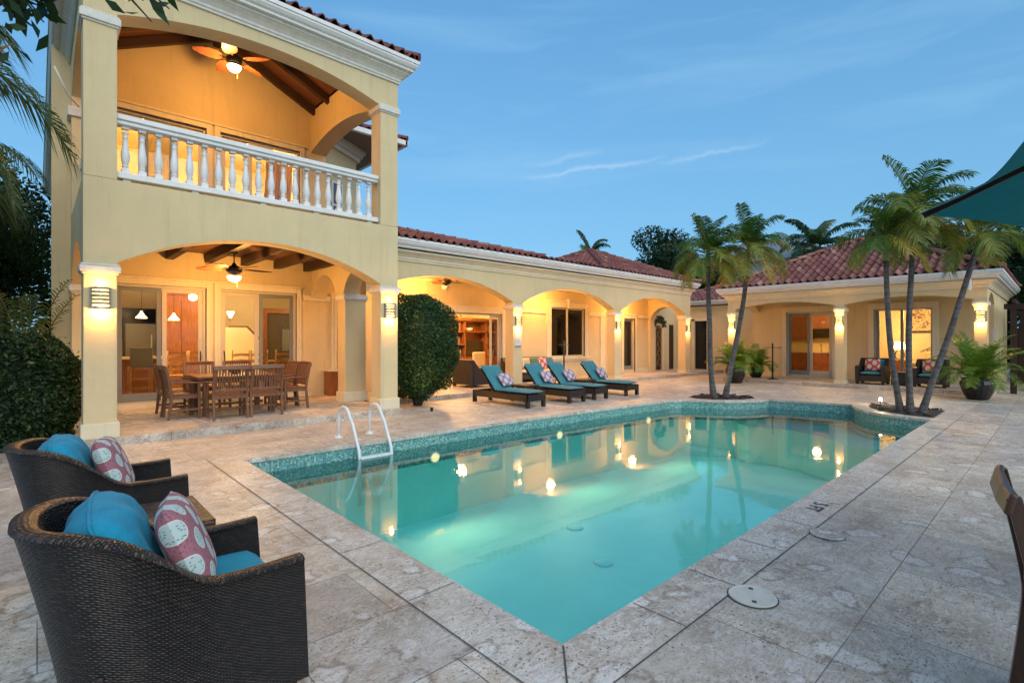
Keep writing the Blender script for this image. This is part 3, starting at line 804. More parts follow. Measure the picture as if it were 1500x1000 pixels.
# ------------------------------------------------------------------ two-storey house
house = thing('two_storey_house', 'tall cream two storey villa with arched porch below and a balustraded balcony above', 'house', (3.0, 9.5, 0))
VF = 9.53; VB = 13.2
fl = MB(); fl.box(.42, 5.63, 9.47, VB+.01, -.02, .12)
fl.build('porch_floor', M['porchfloor'], house, bevel=.008)
cA = column(house, .48, .87, VF, VF+.40, .12, 2.66)
cB = column(house, 5.17, 5.57, VF, VF+.40, .12, 2.66)
cI = column(house, 5.22, 5.74, 11.3, 11.68, .12, 2.62)
cP = column(house, .48, .87, VB-.30, VB, .12, 2.62, plinth=False)
# lower front and side arches up to the balcony
m = MB(); strip_wall(m, 'x', VF, VF+.40, [(.48,2.66,3.92),(.87,2.66,3.92)] + seg_arch(.87, 5.17, 2.70, 3.27, 3.92, 36) + [(5.17,2.66,3.92),(5.57,2.66,3.92)])
m.build('front_wall', M['stucco'], house)
m = MB(); strip_wall(m, 'y', .48, .87, [(VF+.401,2.70,3.92)] + seg_arch(VF+.41, VB-.3, 2.62, 3.22, 3.92) + [(VB-.3,2.62,3.92),(VB+.2,2.62,3.92)])
m.build('side_wall', M['stucco'], house); m = MB()
strip_wall(m, 'y', 5.18, 5.56, [(VF+.401,2.66,3.92)] + seg_arch(VF+.41, 11.3, 2.62, 3.12, 3.92) + [(11.3,2.62,3.92),(11.68,2.62,3.92)] + seg_arch(11.681, VB-.02, 2.55, 3.15, 3.92))
m.build('side_wall', M['stucco'], house)
# balcony slab, lower ceiling and beams
MB().box(.87, 5.18, VF+.40, VB, 3.62, 3.90).build('balcony_floor', M['porchfloor'], house)
MB().box(.86, 5.17, VF+.41, VB, 3.50, 3.615).build('porch_ceiling', M['planks'], house)
for i, x in enumerate((1.38, 2.11, 2.85, 3.59, 4.33, 5.05)):
    MB().box(x-.075, x+.075, VF+.41, VB-.002, 3.30, 3.505).build('ceiling_beam', M['beam'], house, bevel=.008)
# back wall, both storeys
m = MB()
wall_open(m, 'x', VB, VB+.2, .2, 8.6, 0, 3.90, [(1.15,2.80,.2,2.72),(3.08,4.80,.2,2.72),(5.84,6.5,.78,2.62)])
wall_open(m, 'x', VB, VB+.2, .2, 5.57, 3.90, 7.45, [(1.05,2.80,3.95,6.32),(3.08,4.88,3.95,6.32)])
m.prism([(.2,7.45),(5.57,7.45),(5.2,7.62),(3.02,8.66),(.85,7.62)], 'y', VB, VB+.2)
m.build('back_wall', M['stucco'], house)
P = facing('x', VB)
MB().box(4.98, 5.68, VB-.045, VB-.001, 2.56, 2.70).build('wall_moulding', M['stucco2'], house, bevel=.01)
d1 = slider(house, P, 1.15, 2.80, .2, 2.72, ['g','w'], handles=(2.70,)); surround(d1, P, 1.15, 2.80, .12, 2.72, .12, .05)
d2 = slider(house, P, 3.08, 4.80, .2, 2.72, ['w','g'], handles=(3.18,)); surround(d2, P, 3.08, 4.80, .12, 2.72, .12, .05)
def window(parent, P, s0, s1, z0, z1, panes=2, gl='glass', name='window', **kw):
    m = MB(); frame_rect(m, P, s0, s1, .02, .10, z0, z1, .055)
    for k in range(1, panes):
        c = s0 + (s1-s0)*k/panes; fbox(m, P, c-.04, c+.04, .02, .10, z0+.055, z1-.055)
    w = m.build(name, M['frame'], parent, bevel=.005)
    g = MB(); fbox(g, P, s0+.05, s1-.05, .055, .062, z0+.05, z1-.05); g.build('glass_pane', M[gl], w)
    surround(w, P, s0, s1, z0, z1, **kw); return w
window(house, P, 5.84, 6.5, .78, 2.62, 2, w=.13, p=.05, sill=True)
MB().box(.86, 5.18, VB-.02, VB, .12, .22).build('base_board', M['stucco2'], house)
# balcony sliders
d3 = slider(house, P, 1.05, 2.80, 3.95, 6.32, ['w','g','w']); surround(d3, P, 1.05, 2.80, 3.92, 6.32, .12, .05)
d4 = slider(house, P, 3.08, 4.88, 3.95, 6.32, ['w','w','o']); surround(d4, P, 3.08, 4.88, 3.92, 6.32, .12, .05)
# upper columns and arches
uA = column(house, .48, .87, VF, VF+.40, 3.921, 6.32, cap=.17, plinth=False)
uB = column(house, 5.17, 5.57, VF, VF+.40, 3.921, 6.42, cap=.17, plinth=False)
m = MB(); strip_wall(m, 'x', VF, VF+.38, [(.48,6.32,6.93),(.87,6.32,6.93)] + seg_arch(.871, 5.169, 6.37, 6.73, 6.93, 36) + [(5.17,6.40,6.93),(5.57,6.40,6.93)])
m.build('front_wall', M['stucco'], house)
m = MB()
strip_wall(m, 'y', .48, .86, [(VF+.381,6.32,7.4)] + seg_arch(VF+.41, VB-.35, 6.2, 6.62, 7.4) + [(VB-.349,6.0,7.4),(VB,6.0,7.4)])
m.build('side_wall', M['stucco'], house); m = MB()
strip_wall(m, 'y', 5.17, 5.57, [(VF+.381,6.40,7.4)] + seg_arch(VF+.41, VB-.02, 6.38, 6.62, 7.4) + [(VB-.019,6.38,7.4),(VB,6.38,7.4)])
m.build('side_wall', M['stucco'], house); m = MB()
m.box(.48,.86,VB-.35,VB,3.921,5.999); m.box(.48,.86,VB,VB+12,3.921,7.4)
m.box(.48,.86,VB,VB+12,0,3.921)
m.build('side_wall', M['stucco'], house)
m = MB(); m.box(.42,.9,VB-.40,VB+.0,5.82,5.998); m.build('wall_moulding', M['capstone'], house, bevel=.01)
# vaulted timber ceiling of the balcony (right and left planes, hip towards the front)
def vault(off):
    def F(a, b):
        u = .86 + 4.31*a; v = VF+.38 + (VB-VF-.38)*b
        return (u, v, 7.40 + off + .5*min(u-.86, 5.17-u, (v-VF-.38)*1.0))
    return F
m = MB(); m.grid(vault(.06), 40, 30); m.grid(vault(.14), 40, 30, flip=True)
m.build('vaulted_ceiling', M['planks'], house)
for v in (11.2, 12.1, 12.95):
    m = MB()
    for sgn in (1, -1):
        c = 3.015; e = c + sgn*2.15
        poly = [(e, 7.26), (e, 7.44), (c, 8.50), (c, 8.30)]
        m.prism(poly if sgn > 0 else poly[::-1], 'y', v-.06, v+.06)
    m.build('rafter', M['beam'], house)
MB().box(2.94, 3.09, 11.1, VB, 8.25, 8.42).build('ridge_beam', M['beam'], house)
# cornice, gutter, roof
m = MB(); cornice(m, .48, 5.57, VF, 27, 6.93, CORN); m.build('cornice', M['capstone'], house)
m = MB(); cornice(m, .48, 5.57, VF, 27, 6.93, GUT); m.build('gutter', M['white'], house)
hip_roof(house, .18, 5.87, VF-.30, 27.3, 7.38, .5, sides='fr', floor=False)
# balustrade
m = MB(); m.box(.87, 5.17, VF+.10, VF+.30, 4.80, 4.86); m.box(.87, 5.17, VF+.07, VF+.33, 4.86, 4.94)
bal_mesh = m.build('balustrade', M['white'], house, bevel=.012)
m = MB(); m.box(.872, 5.168, VF+.08, VF+.32, 3.985, 4.075); 
for x in (1.0,1.9,2.95,3.9,5.0): m.box(x-.05, x+.05, VF+.13, VF+.27, 3.92, 3.985)
m.build('bottom_rail', M['white'], bal_mesh, bevel=.008)
bp = MB(); prof = baluster_prof(.725)
b0 = None
for i in range(20):
    x = .985 + i*.2113
    if b0 is None:
        mm = MB(); mm.lathe(prof[1:-1], n=18, caps=False); mm.box(-.05,.05,-.05,.05,0,.075); mm.box(-.045,.045,-.045,.045,.68,.725)
        b0 = mm.build('baluster', M['white'], bal_mesh, local=True, sm_angle=40); o = b0
    else: o = b0.copy(); COL.objects.link(o)
    o.location = Vector((x, VF+.20, 4.075)) - root_loc(house)
# left side balustrade
m = MB(); m.box(.60,.74,VF+.41,VB-.36,4.80,4.93); m.box(.60,.74,VF+.41,VB-.36,3.985,4.06)
sb = m.build('side_balustrade', M['white'], house)
for i in range(13):
    o = b0.copy(); COL.objects.link(o); o.parent = sb; o.location = Vector((.67, VF+.56+i*.225, 4.07)) - root_loc(house)
# thin white stay poles from the left eave
m = MB(); m.tube([(.18,9.9,5.5),(.34,10.1,5.2),(.47,10.25,5.12)], .012, 8)
m.build('downpipe_stay', M['capstone'], house, smooth=True)
m = MB(); m.tube([(.40,13.9,.0),(.40,13.9,6.9)], .045, 10); m.build('downpipe', M['white'], house, smooth=True)
# lower room behind the porch
m = MB(); m.box(.5,8.55,VB+.2,19,.10,.20); m.build('room_floor', M['porchfloor'], house)
m = MB(); m.box(.86,8.55,19,19.1,.2,3.5); m.box(8.45,8.55,VB+.2,19,.2,3.5); m.box(.86,8.45,VB+.2,19,3.3,3.5); m.box(4.0,4.1,17.6,19,.2,3.3)
m.build('room_wall', M['inwall'], house)
m = MB(); m.box(.86,5.47,VB+.2,18,3.75,3.9); m.box(.86,5.47,18,18.1,3.9,7.2); m.box(.86,.96,VB+.2,18,3.9,7.2); m.box(5.37,5.47,VB+.2,18,3.9,7.2); m.box(.86,5.47,VB+.2,18.1,7.0,7.2)
m.build('upper_room_wall', M['inwall'], house)
m = MB(); m.box(5.475,5.57,VB+.2,27,3.92,7.4); m.build('side_wall', M['stucco'], house)
lamp((1.9,15.2,3.0), 70, WARM, .2); lamp((4.2,15.6,3.0), 85, (1,.7,.38), .2); lamp((6.6,15.5,2.6), 60, WARM, .2)
lamp((2.0,15.3,6.6), 90, WARM, .2); lamp((4.2,15.5,6.6), 70, (1,.7,.4), .2)

# rear block of the house showing past the balcony
rear = thing('rear_house_block', 'upper storey rear block with a deep taupe soffit and white gutter behind the balcony', 'house', (6.6,15.5,0))
m = MB(); m.prism([(5.58,13.7),(7.15,14.7),(7.15,21),(5.58,21)], 'z', 3.6, 7.30); m.build('wall', M['stucco'], rear)
m = MB(); pts = [(5.58,13.66),(7.19,14.68),(7.19,21)]
for (o, za, zb) in ((.10,6.98,7.10),(.17,7.10,7.21),(.24,7.21,7.30)):
    m.prism([(5.58,13.7-o*1.1),(7.15+o,14.7-o*.7),(7.15+o,21),(7.1,21),(7.1,14.74),(5.58,13.76)], 'z', za, zb)
m.build('cornice', M['capstone'], rear)
MB().box(5.91,7.95,13.30,21,7.301,7.34).build('soffit', M['soffit'], rear)
m = MB(); m.box(5.91,8.05,13.18,13.30,7.29,7.44); m.box(7.95,8.07,13.18,21,7.29,7.44); m.build('gutter', M['white'], rear, bevel=.02)
hip_roof(rear, 5.91, 8.02, 13.24, 21, 7.40, .45, sides='f')
Mw = Matrix.Translation((5.58,13.7,0)) @ Matrix.Rotation(math.atan2(1.0,1.57), 4, 'Z')
m = MB()
for a in ((.55,.61),(1.02,1.08)): m.box(a[0],a[1],-.05,.02,4.75,6.05,Mw)
for z in (4.75,5.35,5.99): m.box(.55,1.08,-.045,.02,z,z+.06,Mw)
w = m.build('window', M['white'], rear)
MB().box(.58,1.05,-.02,.01,4.78,6.0,Mw).build('glass_pane', M['darkglass'], w)
# ------------------------------------------------------------------ arcade wing
wing = thing('arcade_wing', 'long single storey cream wing with an arcade of wide arches under red tiles', 'house wing', (13, 11.3, 0))
VW = 11.3; VT = .36
MB().box(5.76, 21.45, 10.98, VB+.01, -.02, .12).build('porch_floor', M['porchfloor'], wing, bevel=.008)
cC = column(wing, 10.55, 10.94, VW, VW+VT, -.01, 2.62)
cD = column(wing, 15.70, 16.12, VW, VW+VT, -.01, 2.60)
cE = column(wing, 20.95, 21.38, VW, VW+VT, -.01, 2.60)
m = MB()
S = [(5.75,2.62,3.6)] + seg_arch(5.751, 10.55, 2.70, 3.27, 3.6, 30) + [(10.551,2.62,3.6),(10.94,2.62,3.6)] + seg_arch(10.941,15.70,2.68,3.27,3.6,30) + \
    [(15.701,2.60,3.6),(16.12,2.60,3.6)] + seg_arch(16.121,20.95,2.66,3.27,3.6,30) + [(20.951,2.60,3.6),(21.38,2.60,3.6)]
strip_wall(m, 'x', VW+.003, VW+VT-.003, S); m.build('arcade_wall', M['stucco'], wing)
m = MB(); m.box(5.75, 21.4, VW+VT, VB, 3.42, 3.5); m.build('porch_ceiling', M['stucco2'], wing)
# back wall of the porch, with end wall arch and the passage beyond
m = MB()
wall_open(m, 'x', VB, VB+.2, 8.6, 24.2, 0, 3.6, [(9.0,11.78,.14,2.44),(14.25,16.25,.90,2.80),(18.95,19.85,.18,2.52)])
strip_wall(m, 'y', 20.98, 21.36, [(VW+VT,2.60,3.42)] + seg_arch(VW+VT+.02, VB-.12, 2.50, 3.05, 3.42, 20) + [(VB-.119,2.5,3.42),(VB,2.5,3.42)])
m.box(20.98,21.36,VB-.12,VB,.12,2.5)
m.build('back_wall', M['stucco'], wing)
for a, b in ((7.0,8.85),(12.03,13.98),(16.5,18.75),(20.05,20.97)):
    MB().box(a, b, VB-.05, VB-.001, 2.54, 2.68).build('wall_moulding', M['stucco2'], wing, bevel=.008)
    MB().box(a, b, VB-.02, VB-.001, .12, .28).build('base_board', M['stucco2'], wing)
for a in (12.28, 17.3): MB().box(a,a+.32,VB-.035,VB-.001,.281,2.539).build('pilaster', M['stucco2'], wing, bevel=.008)
P = facing('x', VB)
m = MB(); fbox(m, P, 8.75, 9.0, -.05, .02, .12, 2.66); fbox(m, P, 11.78, 12.02, -.05, .02, .12, 2.66); fbox(m, P, 9.0, 11.78, -.05, .02, 2.44, 2.66); m.build('opening_surround', M['stucco2'], wing, bevel=.008)
d = slider(wing, P, 9.0, 11.78, .14, 2.44, ['o','o','o','o','o','w'], name='folding_door', handles=(11.42,))
window(wing, P, 14.25, 16.25, .90, 2.80, 2, gl='darkglass', w=.22, p=.05, sill=True, key=True)
d = slider(wing, P, 18.95, 19.85, .18, 2.52, ['g']); surround(d, P, 18.95, 19.85, .12, 2.52, .14, .05)
# curtains behind the dark door, arched grille door past the end wall
m = MB(); m.grid(lambda a, b: (19.32+.5*a, VB+.35+.03*math.sin(a*40), .2+2.35*b), 60, 1); m.build('curtain', M['cream_fabric'], wing)
def arched_door(parent, P, s0, s1, z0, zs, name):
    c = (s0+s1)/2; r = (s1-s0)/2
    def ring(mb, r0, r1, d0, d1):
        n = 20; pts = [(c-r1, z0)] + [(c-r1*math.cos(PI*i/n), zs+r1*math.sin(PI*i/n)) for i in range(n+1)] + [(c+r1, z0)]
        pin = [(c+r0, z0)] + [(c+r0*math.cos(PI*i/n), zs+r0*math.sin(PI*i/n)) for i in range(n+1)] + [(c-r0, z0)]
        k = len(pts)
        for i in range(k-1):
            a, b = pts[i], pts[i+1]; e, f = pin[k-1-i], pin[k-2-i]
            q = [P(a[0],d0,a[1]),P(b[0],d0,b[1]),P(f[0],d0,f[1]),P(e[0],d0,e[1]),P(a[0],d1,a[1]),P(b[0],d1,b[1]),P(f[0],d1,f[1]),P(e[0],d1,e[1])]
            mb.add(q, [(0,1,2,3),(7,6,5,4),(0,4,5,1),(1,5,6,2),(2,6,7,3),(3,7,4,0)])
    m = MB(); ring(m, r, r+.17, -.06, -.001); m.build('arch_surround', M['stucco2'], parent)
    m = MB(); ring(m, r-.09, r, -.05, -.004); dr = m.build(name, M['oak'], parent)
    m = MB(); n = 20
    poly = [(c-r+.08, z0)] + [(c-(r-.08)*math.cos(PI*i/n), zs+(r-.08)*math.sin(PI*i/n)) for i in range(n+1)] + [(c+r-.08, z0)]
    m.prism([(p[0], p[1]) for p in poly], 'y', P(0,-.022,0)[1], P(0,-.012,0)[1]); m.build('glass_pane', M['darkglass'] if False else M['backdark'], dr)
    m = MB(); rr = random.Random(4)
    for k in range(9):
        z = z0+.15+k*.22; sg = 1 if k % 2 else -1
        pts = [P(c + sg*(r-.12)*math.cos(t*.35+.2)*(1-.2*t), -.035, z+.32*math.sin(t*.5)) for t in range(7)]
        m.tube(pts, .016, 5)
        m.tube([P(c+sg*.10*math.cos(t), -.035, z+.1+.09*math.sin(t)) for t in (0,.8,1.6,2.4,3.2,4,4.8)], .012, 5)
    m.build('iron_scrollwork', M['goldmetal'], dr, smooth=True)
    return dr
M['backdark'] = simple('dark_door_glass', (.012, .012, .011), .12)
M['goldmetal'] = simple('aged_gold_ironwork', (.30, .22, .11), .4, .7)
arched_door(wing, facing('x', VB), 21.50, 22.12, .13, 1.98, 'arched_door')
# passage beyond the end wall
m = MB(); m.box(21.39,24.0,11.0,VB,-.02,.12); m.build('passage_floor', M['porchfloor'], wing)
MB().box(22.85, 23.2, VB-.04, VB-.001, .12, 2.3).build('narrow_door', M['beam'], wing)
m = MB(); 
for k in range(70):
    a = random.uniform(0, PI); rr = random.uniform(.3, .62); x = 21.8+rr*math.cos(a)*.9; z = 2.20+rr*math.sin(a)*.85
    m.tube([(x, VB-.1, z), (x+random.uniform(-.12,.12), VB-.14, z+random.uniform(-.1,.12))], .03, 5)
m.build('vine_wreath', M['darkleafplain'] if 'darkleafplain' in M else M['hedgeplain'] if 'hedgeplain' in M else simple('dark_vine', (.02,.035,.012), .8), wing)
m = MB(); cornice(m, 4.9, 21.38, VW+.003, 19.5, 3.54, [(o, dz*1.12) for o, dz in CORN]); m.build('cornice', M['stucco2'], wing)
m = MB(); cornice(m, 4.9, 21.38, VW+.003, 19.5, 3.60, [(o, dz) for o, dz in GUT]); m.build('gutter', M['white'], wing)
hip_roof(wing, 2.0, 11.60, 10.98, 16.5, 4.05, .28, sides='fr')
hip_roof(wing, 14.70, 21.68, 10.98, 17.96, 4.05, .42, sides='fl')
m = MB(); m.add([(11.5,10.98,4.05),(14.8,10.98,4.05),(14.8,17,4.06),(11.5,17,4.06)], [(0,1,2,3)], col=.3); tile_roof(m, (11.6,10.98,4.05), (14.7,10.98,4.05), (0,1), .03, .6, False, False)
m.build('flat_roof', M['tile'], wing)
# rooms behind
m = MB(); m.box(8.65,14.0,VB+.2,18.0,.02,.13); m.build('room_floor', M['porchfloor'], wing)
m = MB(); m.box(8.65,14.0,17.6,17.7,.13,3.2); m.box(13.95,14.05,VB+.2,17.7,.13,3.2); m.box(8.6,8.66,VB+.2,17.7,.13,3.2); m.box(8.65,13.95,VB+.2,17.6,3.0,3.2); m.build('room_wall', M['inwall'], wing)
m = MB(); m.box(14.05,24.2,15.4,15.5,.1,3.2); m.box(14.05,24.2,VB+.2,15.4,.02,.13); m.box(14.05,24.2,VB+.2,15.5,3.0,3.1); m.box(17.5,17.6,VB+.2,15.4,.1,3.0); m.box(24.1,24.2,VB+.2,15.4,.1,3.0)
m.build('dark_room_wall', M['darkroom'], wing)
MB().box(21.4, 24.2, VB+.201, VB+.25, 3.61, 3.7).build('coping_strip', M['white'], wing)
lamp((11.2,14.8,2.75), 120, WARM, .2); lamp((11.6,16.4,2.7), 60, WARM, .2)
lamp((15.2,14.4,2.2), 2.0, WARM, .1)

# ------------------------------------------------------------------ connecting building between wing and cottage
link = thing('connecting_building', 'low cream building with a small tiled roof set back between arcade and cottage', 'building', (26,11,0))
m = MB(); wall_open(m, 'y', 24.2, 24.4, 8.9, 14.6, 0, 3.25, [(11.9,12.55,.1,2.5)]); m.box(24.4,30,8.9,9.1,0,3.25); m.build('wall', M['stucco'], link)
MB().box(24.26,24.32,11.9,12.55,.1,2.5).build('door', M['backdark'], link)
m = MB(); m.box(24.14,24.2,11.72,11.9,0,2.6); m.box(24.14,24.2,12.55,12.7,0,2.6); m.box(24.14,24.2,11.72,12.7,2.5,2.64); m.build('door_surround', M['stucco2'], link)
m = MB(); cornice(m, 24.2, 30, 8.9, 14.6, 3.05, [(o, dz*.6) for o, dz in CORN]); m.build('cornice', M['stucco2'], link)
m = MB(); cornice(m, 24.2, 30, 8.9, 14.6, 3.05, [(o, dz*.95) for o, dz in GUT]); m.build('gutter', M['white'], link)
m = MB(); hip_roof(link, 23.9, 30, 8.7, 14.9, 3.45, .33, sides='fl')

# ------------------------------------------------------------------ guest cottage
cot = thing('guest_cottage', 'single storey cream cottage with a red pyramid roof and two shallow arches on the porch', 'cottage', (19.35,5,0))
UC = 19.35
MB().box(19.12, 21.62, 1.30, 8.80, -.02, .12).build('porch_floor', M['porchfloor'], cot, bevel=.008)
column(cot, UC, UC+.38, 8.41, 8.69, .0, 2.60); column(cot, UC, UC+.38, 4.86, 5.12, .0, 2.62); column(cot, UC, UC+.38, 1.41, 1.69, .0, 2.64)
m = MB()
S = [(1.41,2.62,3.2),(1.69,2.62,3.2)] + seg_arch(1.691,4.86,2.70,2.90,3.2,24) + [(4.861,2.62,3.2),(5.12,2.62,3.2)] + seg_arch(5.121,8.41,2.70,2.90,3.2,24) + [(8.411,2.6,3.2),(8.69,2.6,3.2)]
strip_wall(m, 'y', UC+.003, UC+.377, S)
strip_wall(m, 'x', 1.413, 1.70, [(UC+.378,2.7,3.2)] + seg_arch(UC+.38, 21.6, 2.66, 2.95, 3.2, 16))
strip_wall(m, 'x', 8.40, 8.687, [(UC+.378,2.7,3.2)] + seg_arch(UC+.38, 21.6, 2.66, 2.95, 3.2, 16))
m.build('arcade_wall', M['stucco'], cot)
m = MB(); wall_open(m, 'y', 21.6, 21.8, 1.42, 8.68, 0, 3.2, [(2.90,4.50,.16,2.62),(5.78,7.36,.16,2.62)])
m.box(21.8,27,1.42,1.6,0,3.2); m.box(21.8,27,8.5,8.68,0,3.2); m.box(26.8,27,1.6,8.5,0,3.2); m.build('back_wall', M['stucco'], cot)
m = MB(); m.box(UC+.38,21.6,1.7,8.4,3.0,3.08); m.build('porch_ceiling', M['stucco2'], cot)
m = MB(); cornice(m, UC, 27, 1.41, 8.69, 3.02, [(o, dz*.95) for o, dz in CORN]); m.build('cornice', M['stucco2'], cot)
m = MB(); cornice(m, UC, 27, 1.41, 8.69, 3.02, [(o, dz*1.0) for o, dz in GUT]); m.build('gutter', M['white'], cot)
hip_roof(cot, 19.05, 26.9, 1.11, 8.99, 3.47, .485, sides='fl')
MB().tube([(19.02,1.75,3.25),(19.02,1.75,2.95)], .04, 8).build('downspout', M['white'], cot)
P = facing('y', 21.6)
dd = slider(cot, P, 2.90, 4.50, .16, 2.62, ['o','o'], name='bedroom_window'); surround(dd, P, 2.90, 4.50, .12, 2.62, .17, .05)
m = MB(); fbox(m, P, 3.68, 3.76, .03, .12, .2, 2.57); fbox(m, P, 4.36, 4.44, .03, .1, .2, 2.57); m.build('mullion', M['greyframe'], dd)
g = MB(); fbox(g, P, 2.95, 4.45, .07, .076, .2, 2.57); g.build('glass_pane', M['glass'], dd)
dd = slider(cot, P, 5.78, 7.36, .16, 2.62, ['w','g'], name='sliding_door'); surround(dd, P, 5.78, 7.36, .12, 2.62, .17, .05)
m = MB(); m.box(21.8,26.8,1.6,8.5,.02,.14); m.build('room_floor', M['porchfloor'], cot)
m = MB(); m.box(25.3,25.4,1.6,8.5,.14,3.0); m.box(21.8,25.3,5.25,5.35,.14,3.0); m.box(21.8,25.3,1.6,8.5,2.92,3.0); m.box(21.8,25.3,1.6,1.66,.14,2.92); m.box(21.8,25.3,8.44,8.5,.14,2.92)
m.build('room_wall', M['inwall'], cot)
lamp((23.2,3.4,2.5), 60, (1,.62,.27), .2); lamp((23.3,6.8,2.6), 45, WARM, .15)
MB().box(21.0,21.05,1.35,1.41,1.5,1.9).build('meter_box', M['white'], cot)

# neighbour's grey-roofed house far behind
nb = thing('neighbour_house', 'pale neighbouring house with grey shingle roof seen between the palms', 'house', (44,16,0))
m = MB(); m.box(40,52,12.0,21.0,0,7.6); m.build('wall', M['paleblue'], nb)
m = MB()
m.add([(39.3,11.3,7.6),(52.7,11.3,7.6),(52.7,21.7,7.6),(39.3,21.7,7.6),(44.5,14.5,9.9),(47.5,14.5,9.9),(47.5,18.5,9.9),(44.5,18.5,9.9)],
      [(0,1,5,4),(1,2,6,5),(2,3,7,6),(3,0,4,7),(4,5,6,7),(3,2,1,0)])
ro = m.build('roof', M['slate'], nb)
m = MB(); cornice(m, 39.4, 52.6, 11.4, 21.6, 7.45, [(0,0),(.12,0),(.12,.2),(0,.2)]); m.build('gutter', M['white'], nb)
m = MB()
for v in (13.5,15.6,17.7,19.5): m.box(39.95,40.0,v,v+.9,4.6,6.2)
m.build('window', M['darkglass'], nb)
# ================================================================== LAMPS ON THE BUILDINGS
def make_sconce():
    t = thing('wall_sconce', 's', 'wall lamp', (0,0,0), 0, 'louvred wall lamps on the columns')
    m = MB()
    def ringz(z0, z1, r0=.095, r1=.12, n=14):
        pts = [(r1*math.cos(PI+PI*i/n), r1*math.sin(PI+PI*i/n)*.95) for i in range(n+1)]
        pin = [(r0*math.cos(2*PI-PI*i/n), r0*math.sin(2*PI-PI*i/n)*.95) for i in range(n+1)]
        m.prism(pts+pin, 'z', z0, z1)
    ringz(-.16,-.125); ringz(.125,.16)
    for k in range(4): z = -.095 + k*.055; ringz(z, z+.033)
    for s in (-1, 1): m.box(s*.108-.014, s*.108+.014, -.05, -.001, -.16, .16)
    m.build('louvred_housing', simple('aged_silver_lamp_paint', (.26,.25,.22), .5), t, local=True)
    MB().box(-.10,.10,-.012,-.001,-.15,.15).build('back_plate', M['capstone'], t, local=True)
    MB().lathe([(.001,-.05),(.02,-.045),(.032,-.02),(.035,.01),(.02,.05),(.014,.06)], (0,-.055,0), 14).build('bulb', M['bulb'], t, local=True, smooth=True)
    lamp((0,-.085,-.20), SC_W, (1,.47,.10), .03, t)
    lamp((0,-.085,.20), SC_W*.42, (1,.47,.10), .03, t)
    return t
SC_W = 12
s0 = make_sconce()
spots = [((.675,VF,2.16),0,'louvred wall lamp glowing on the left front column of the tall house'),
         ((5.37,VF,2.16),0,'louvred wall lamp glowing on the porch column beside the round topiary'),
         ((10.745,VW,2.12),0,'louvred wall lamp glowing above a white notice on an arcade column'),
         ((15.91,VW,2.10),0,'louvred wall lamp glowing on the middle arcade column right of the large window'),
         ((21.16,VW,2.08),0,'louvred wall lamp glowing on the last column of the arcade'),
         ((UC,8.55,2.12),-PI/2,'louvred wall lamp glowing on the left column of the cottage behind the potted palm'),
         ((UC,4.99,2.18),-PI/2,'louvred wall lamp glowing on the middle column of the cottage'),
         ((UC,1.55,2.22),-PI/2,'louvred wall lamp glowing on the right column of the cottage above a palm pot')]
for i, (p, rz, lb) in enumerate(spots):
    if i == 0: s0.location = p; s0['label'] = lb
    else: dup(s0, p, rz, lb)
# ceiling fans
def make_fan(kind, label, loc, rod, watts, blades=5, rot0=0.2, droop=0):
    t = thing('ceiling_fan', label, 'ceiling fan', loc, 0, 'ceiling fans')
    MB().lathe([(.012,0),(.012,rod),(.065,rod),(.065,rod+.05),(.03,rod+.08)], n=14).build('down_rod', M['darkmetal'], t, local=True, sm_angle=40)
    MB().lathe([(.03,-.16),(.10,-.15),(.145,-.10),(.15,-.05),(.11,-.01),(.05,.02),(.03,.06),(.012,.07)], n=24).build('motor', M['darkmetal'], t, local=True, sm_angle=50)
    for k in range(blades):
        a = rot0 + 2*PI*k/blades; m = MB(); n = 12; vs = []; 
        for i in range(n+1):
            q = i/n; r = .20 + .52*q; w = .028 + .105*math.sin(PI*min(1, q**.75*.97+.03))**.8
            for sd in (-1, 1):
                for zz in (0, .012):
                    lx = r; ly = sd*w; lz = -.06 + sd*w*.22 + zz - droop*q
                    vs.append((lx*math.cos(a)-ly*math.sin(a), lx*math.sin(a)+ly*math.cos(a), lz))
        fs = []
        for i in range(n):
            b = 4*i; c = b+4; fs += [(b,c,c+2,b+2),(b+1,b+3,c+3,c+1),(b,b+1,c+1,c),(b+2,c+2,c+3,b+3)]
        fs += [(0,2,3,1),(4*n,4*n+1,4*n+3,4*n+2)]
        m.add(vs, fs)
        bl = m.build('fan_blade', M['bladewood'], t, local=True)
        MB().bar((.10*math.cos(a),.10*math.sin(a),-.075), (.26*math.cos(a),.26*math.sin(a),-.06), .03, .01).build('blade_iron', M['darkmetal'], bl, local=True)
    MB().lathe([(.035,-.16),(.05,-.19),(.12,-.20)], n=20, caps=False).build('light_fitter', M['darkmetal'], t, local=True, smooth=True)
    MB().lathe([(.13,-.20),(.125,-.235),(.09,-.285),(.04,-.31),(.001,-.315)], n=24, caps=False).build('glass_bowl', M['shade'] if watts else M['cream_fabric'], t, local=True, smooth=True)
    MB().tube([(.06,0,-.2),(.06,0,-.42)], .004, 5).build('pull_chain', M['goldmetal'], t, local=True)
    if watts: lamp((0,0,-.40), watts, (1,.48,.12), .10, t)
    return t
make_fan(0, 'dark ceiling fan with lit bowl over the outdoor dining table', (2.92,11.4,3.04), .25, 105, rot0=.0)
make_fan(1, 'wooden ceiling fan with lit bowl under the balcony vault', (2.92,11.4,7.28), .75, 75, rot0=.5)
make_fan(2, 'unlit dark ceiling fan under the first wide arch of the arcade', (8.72,12.2,3.32), .05, 0, rot0=.3)
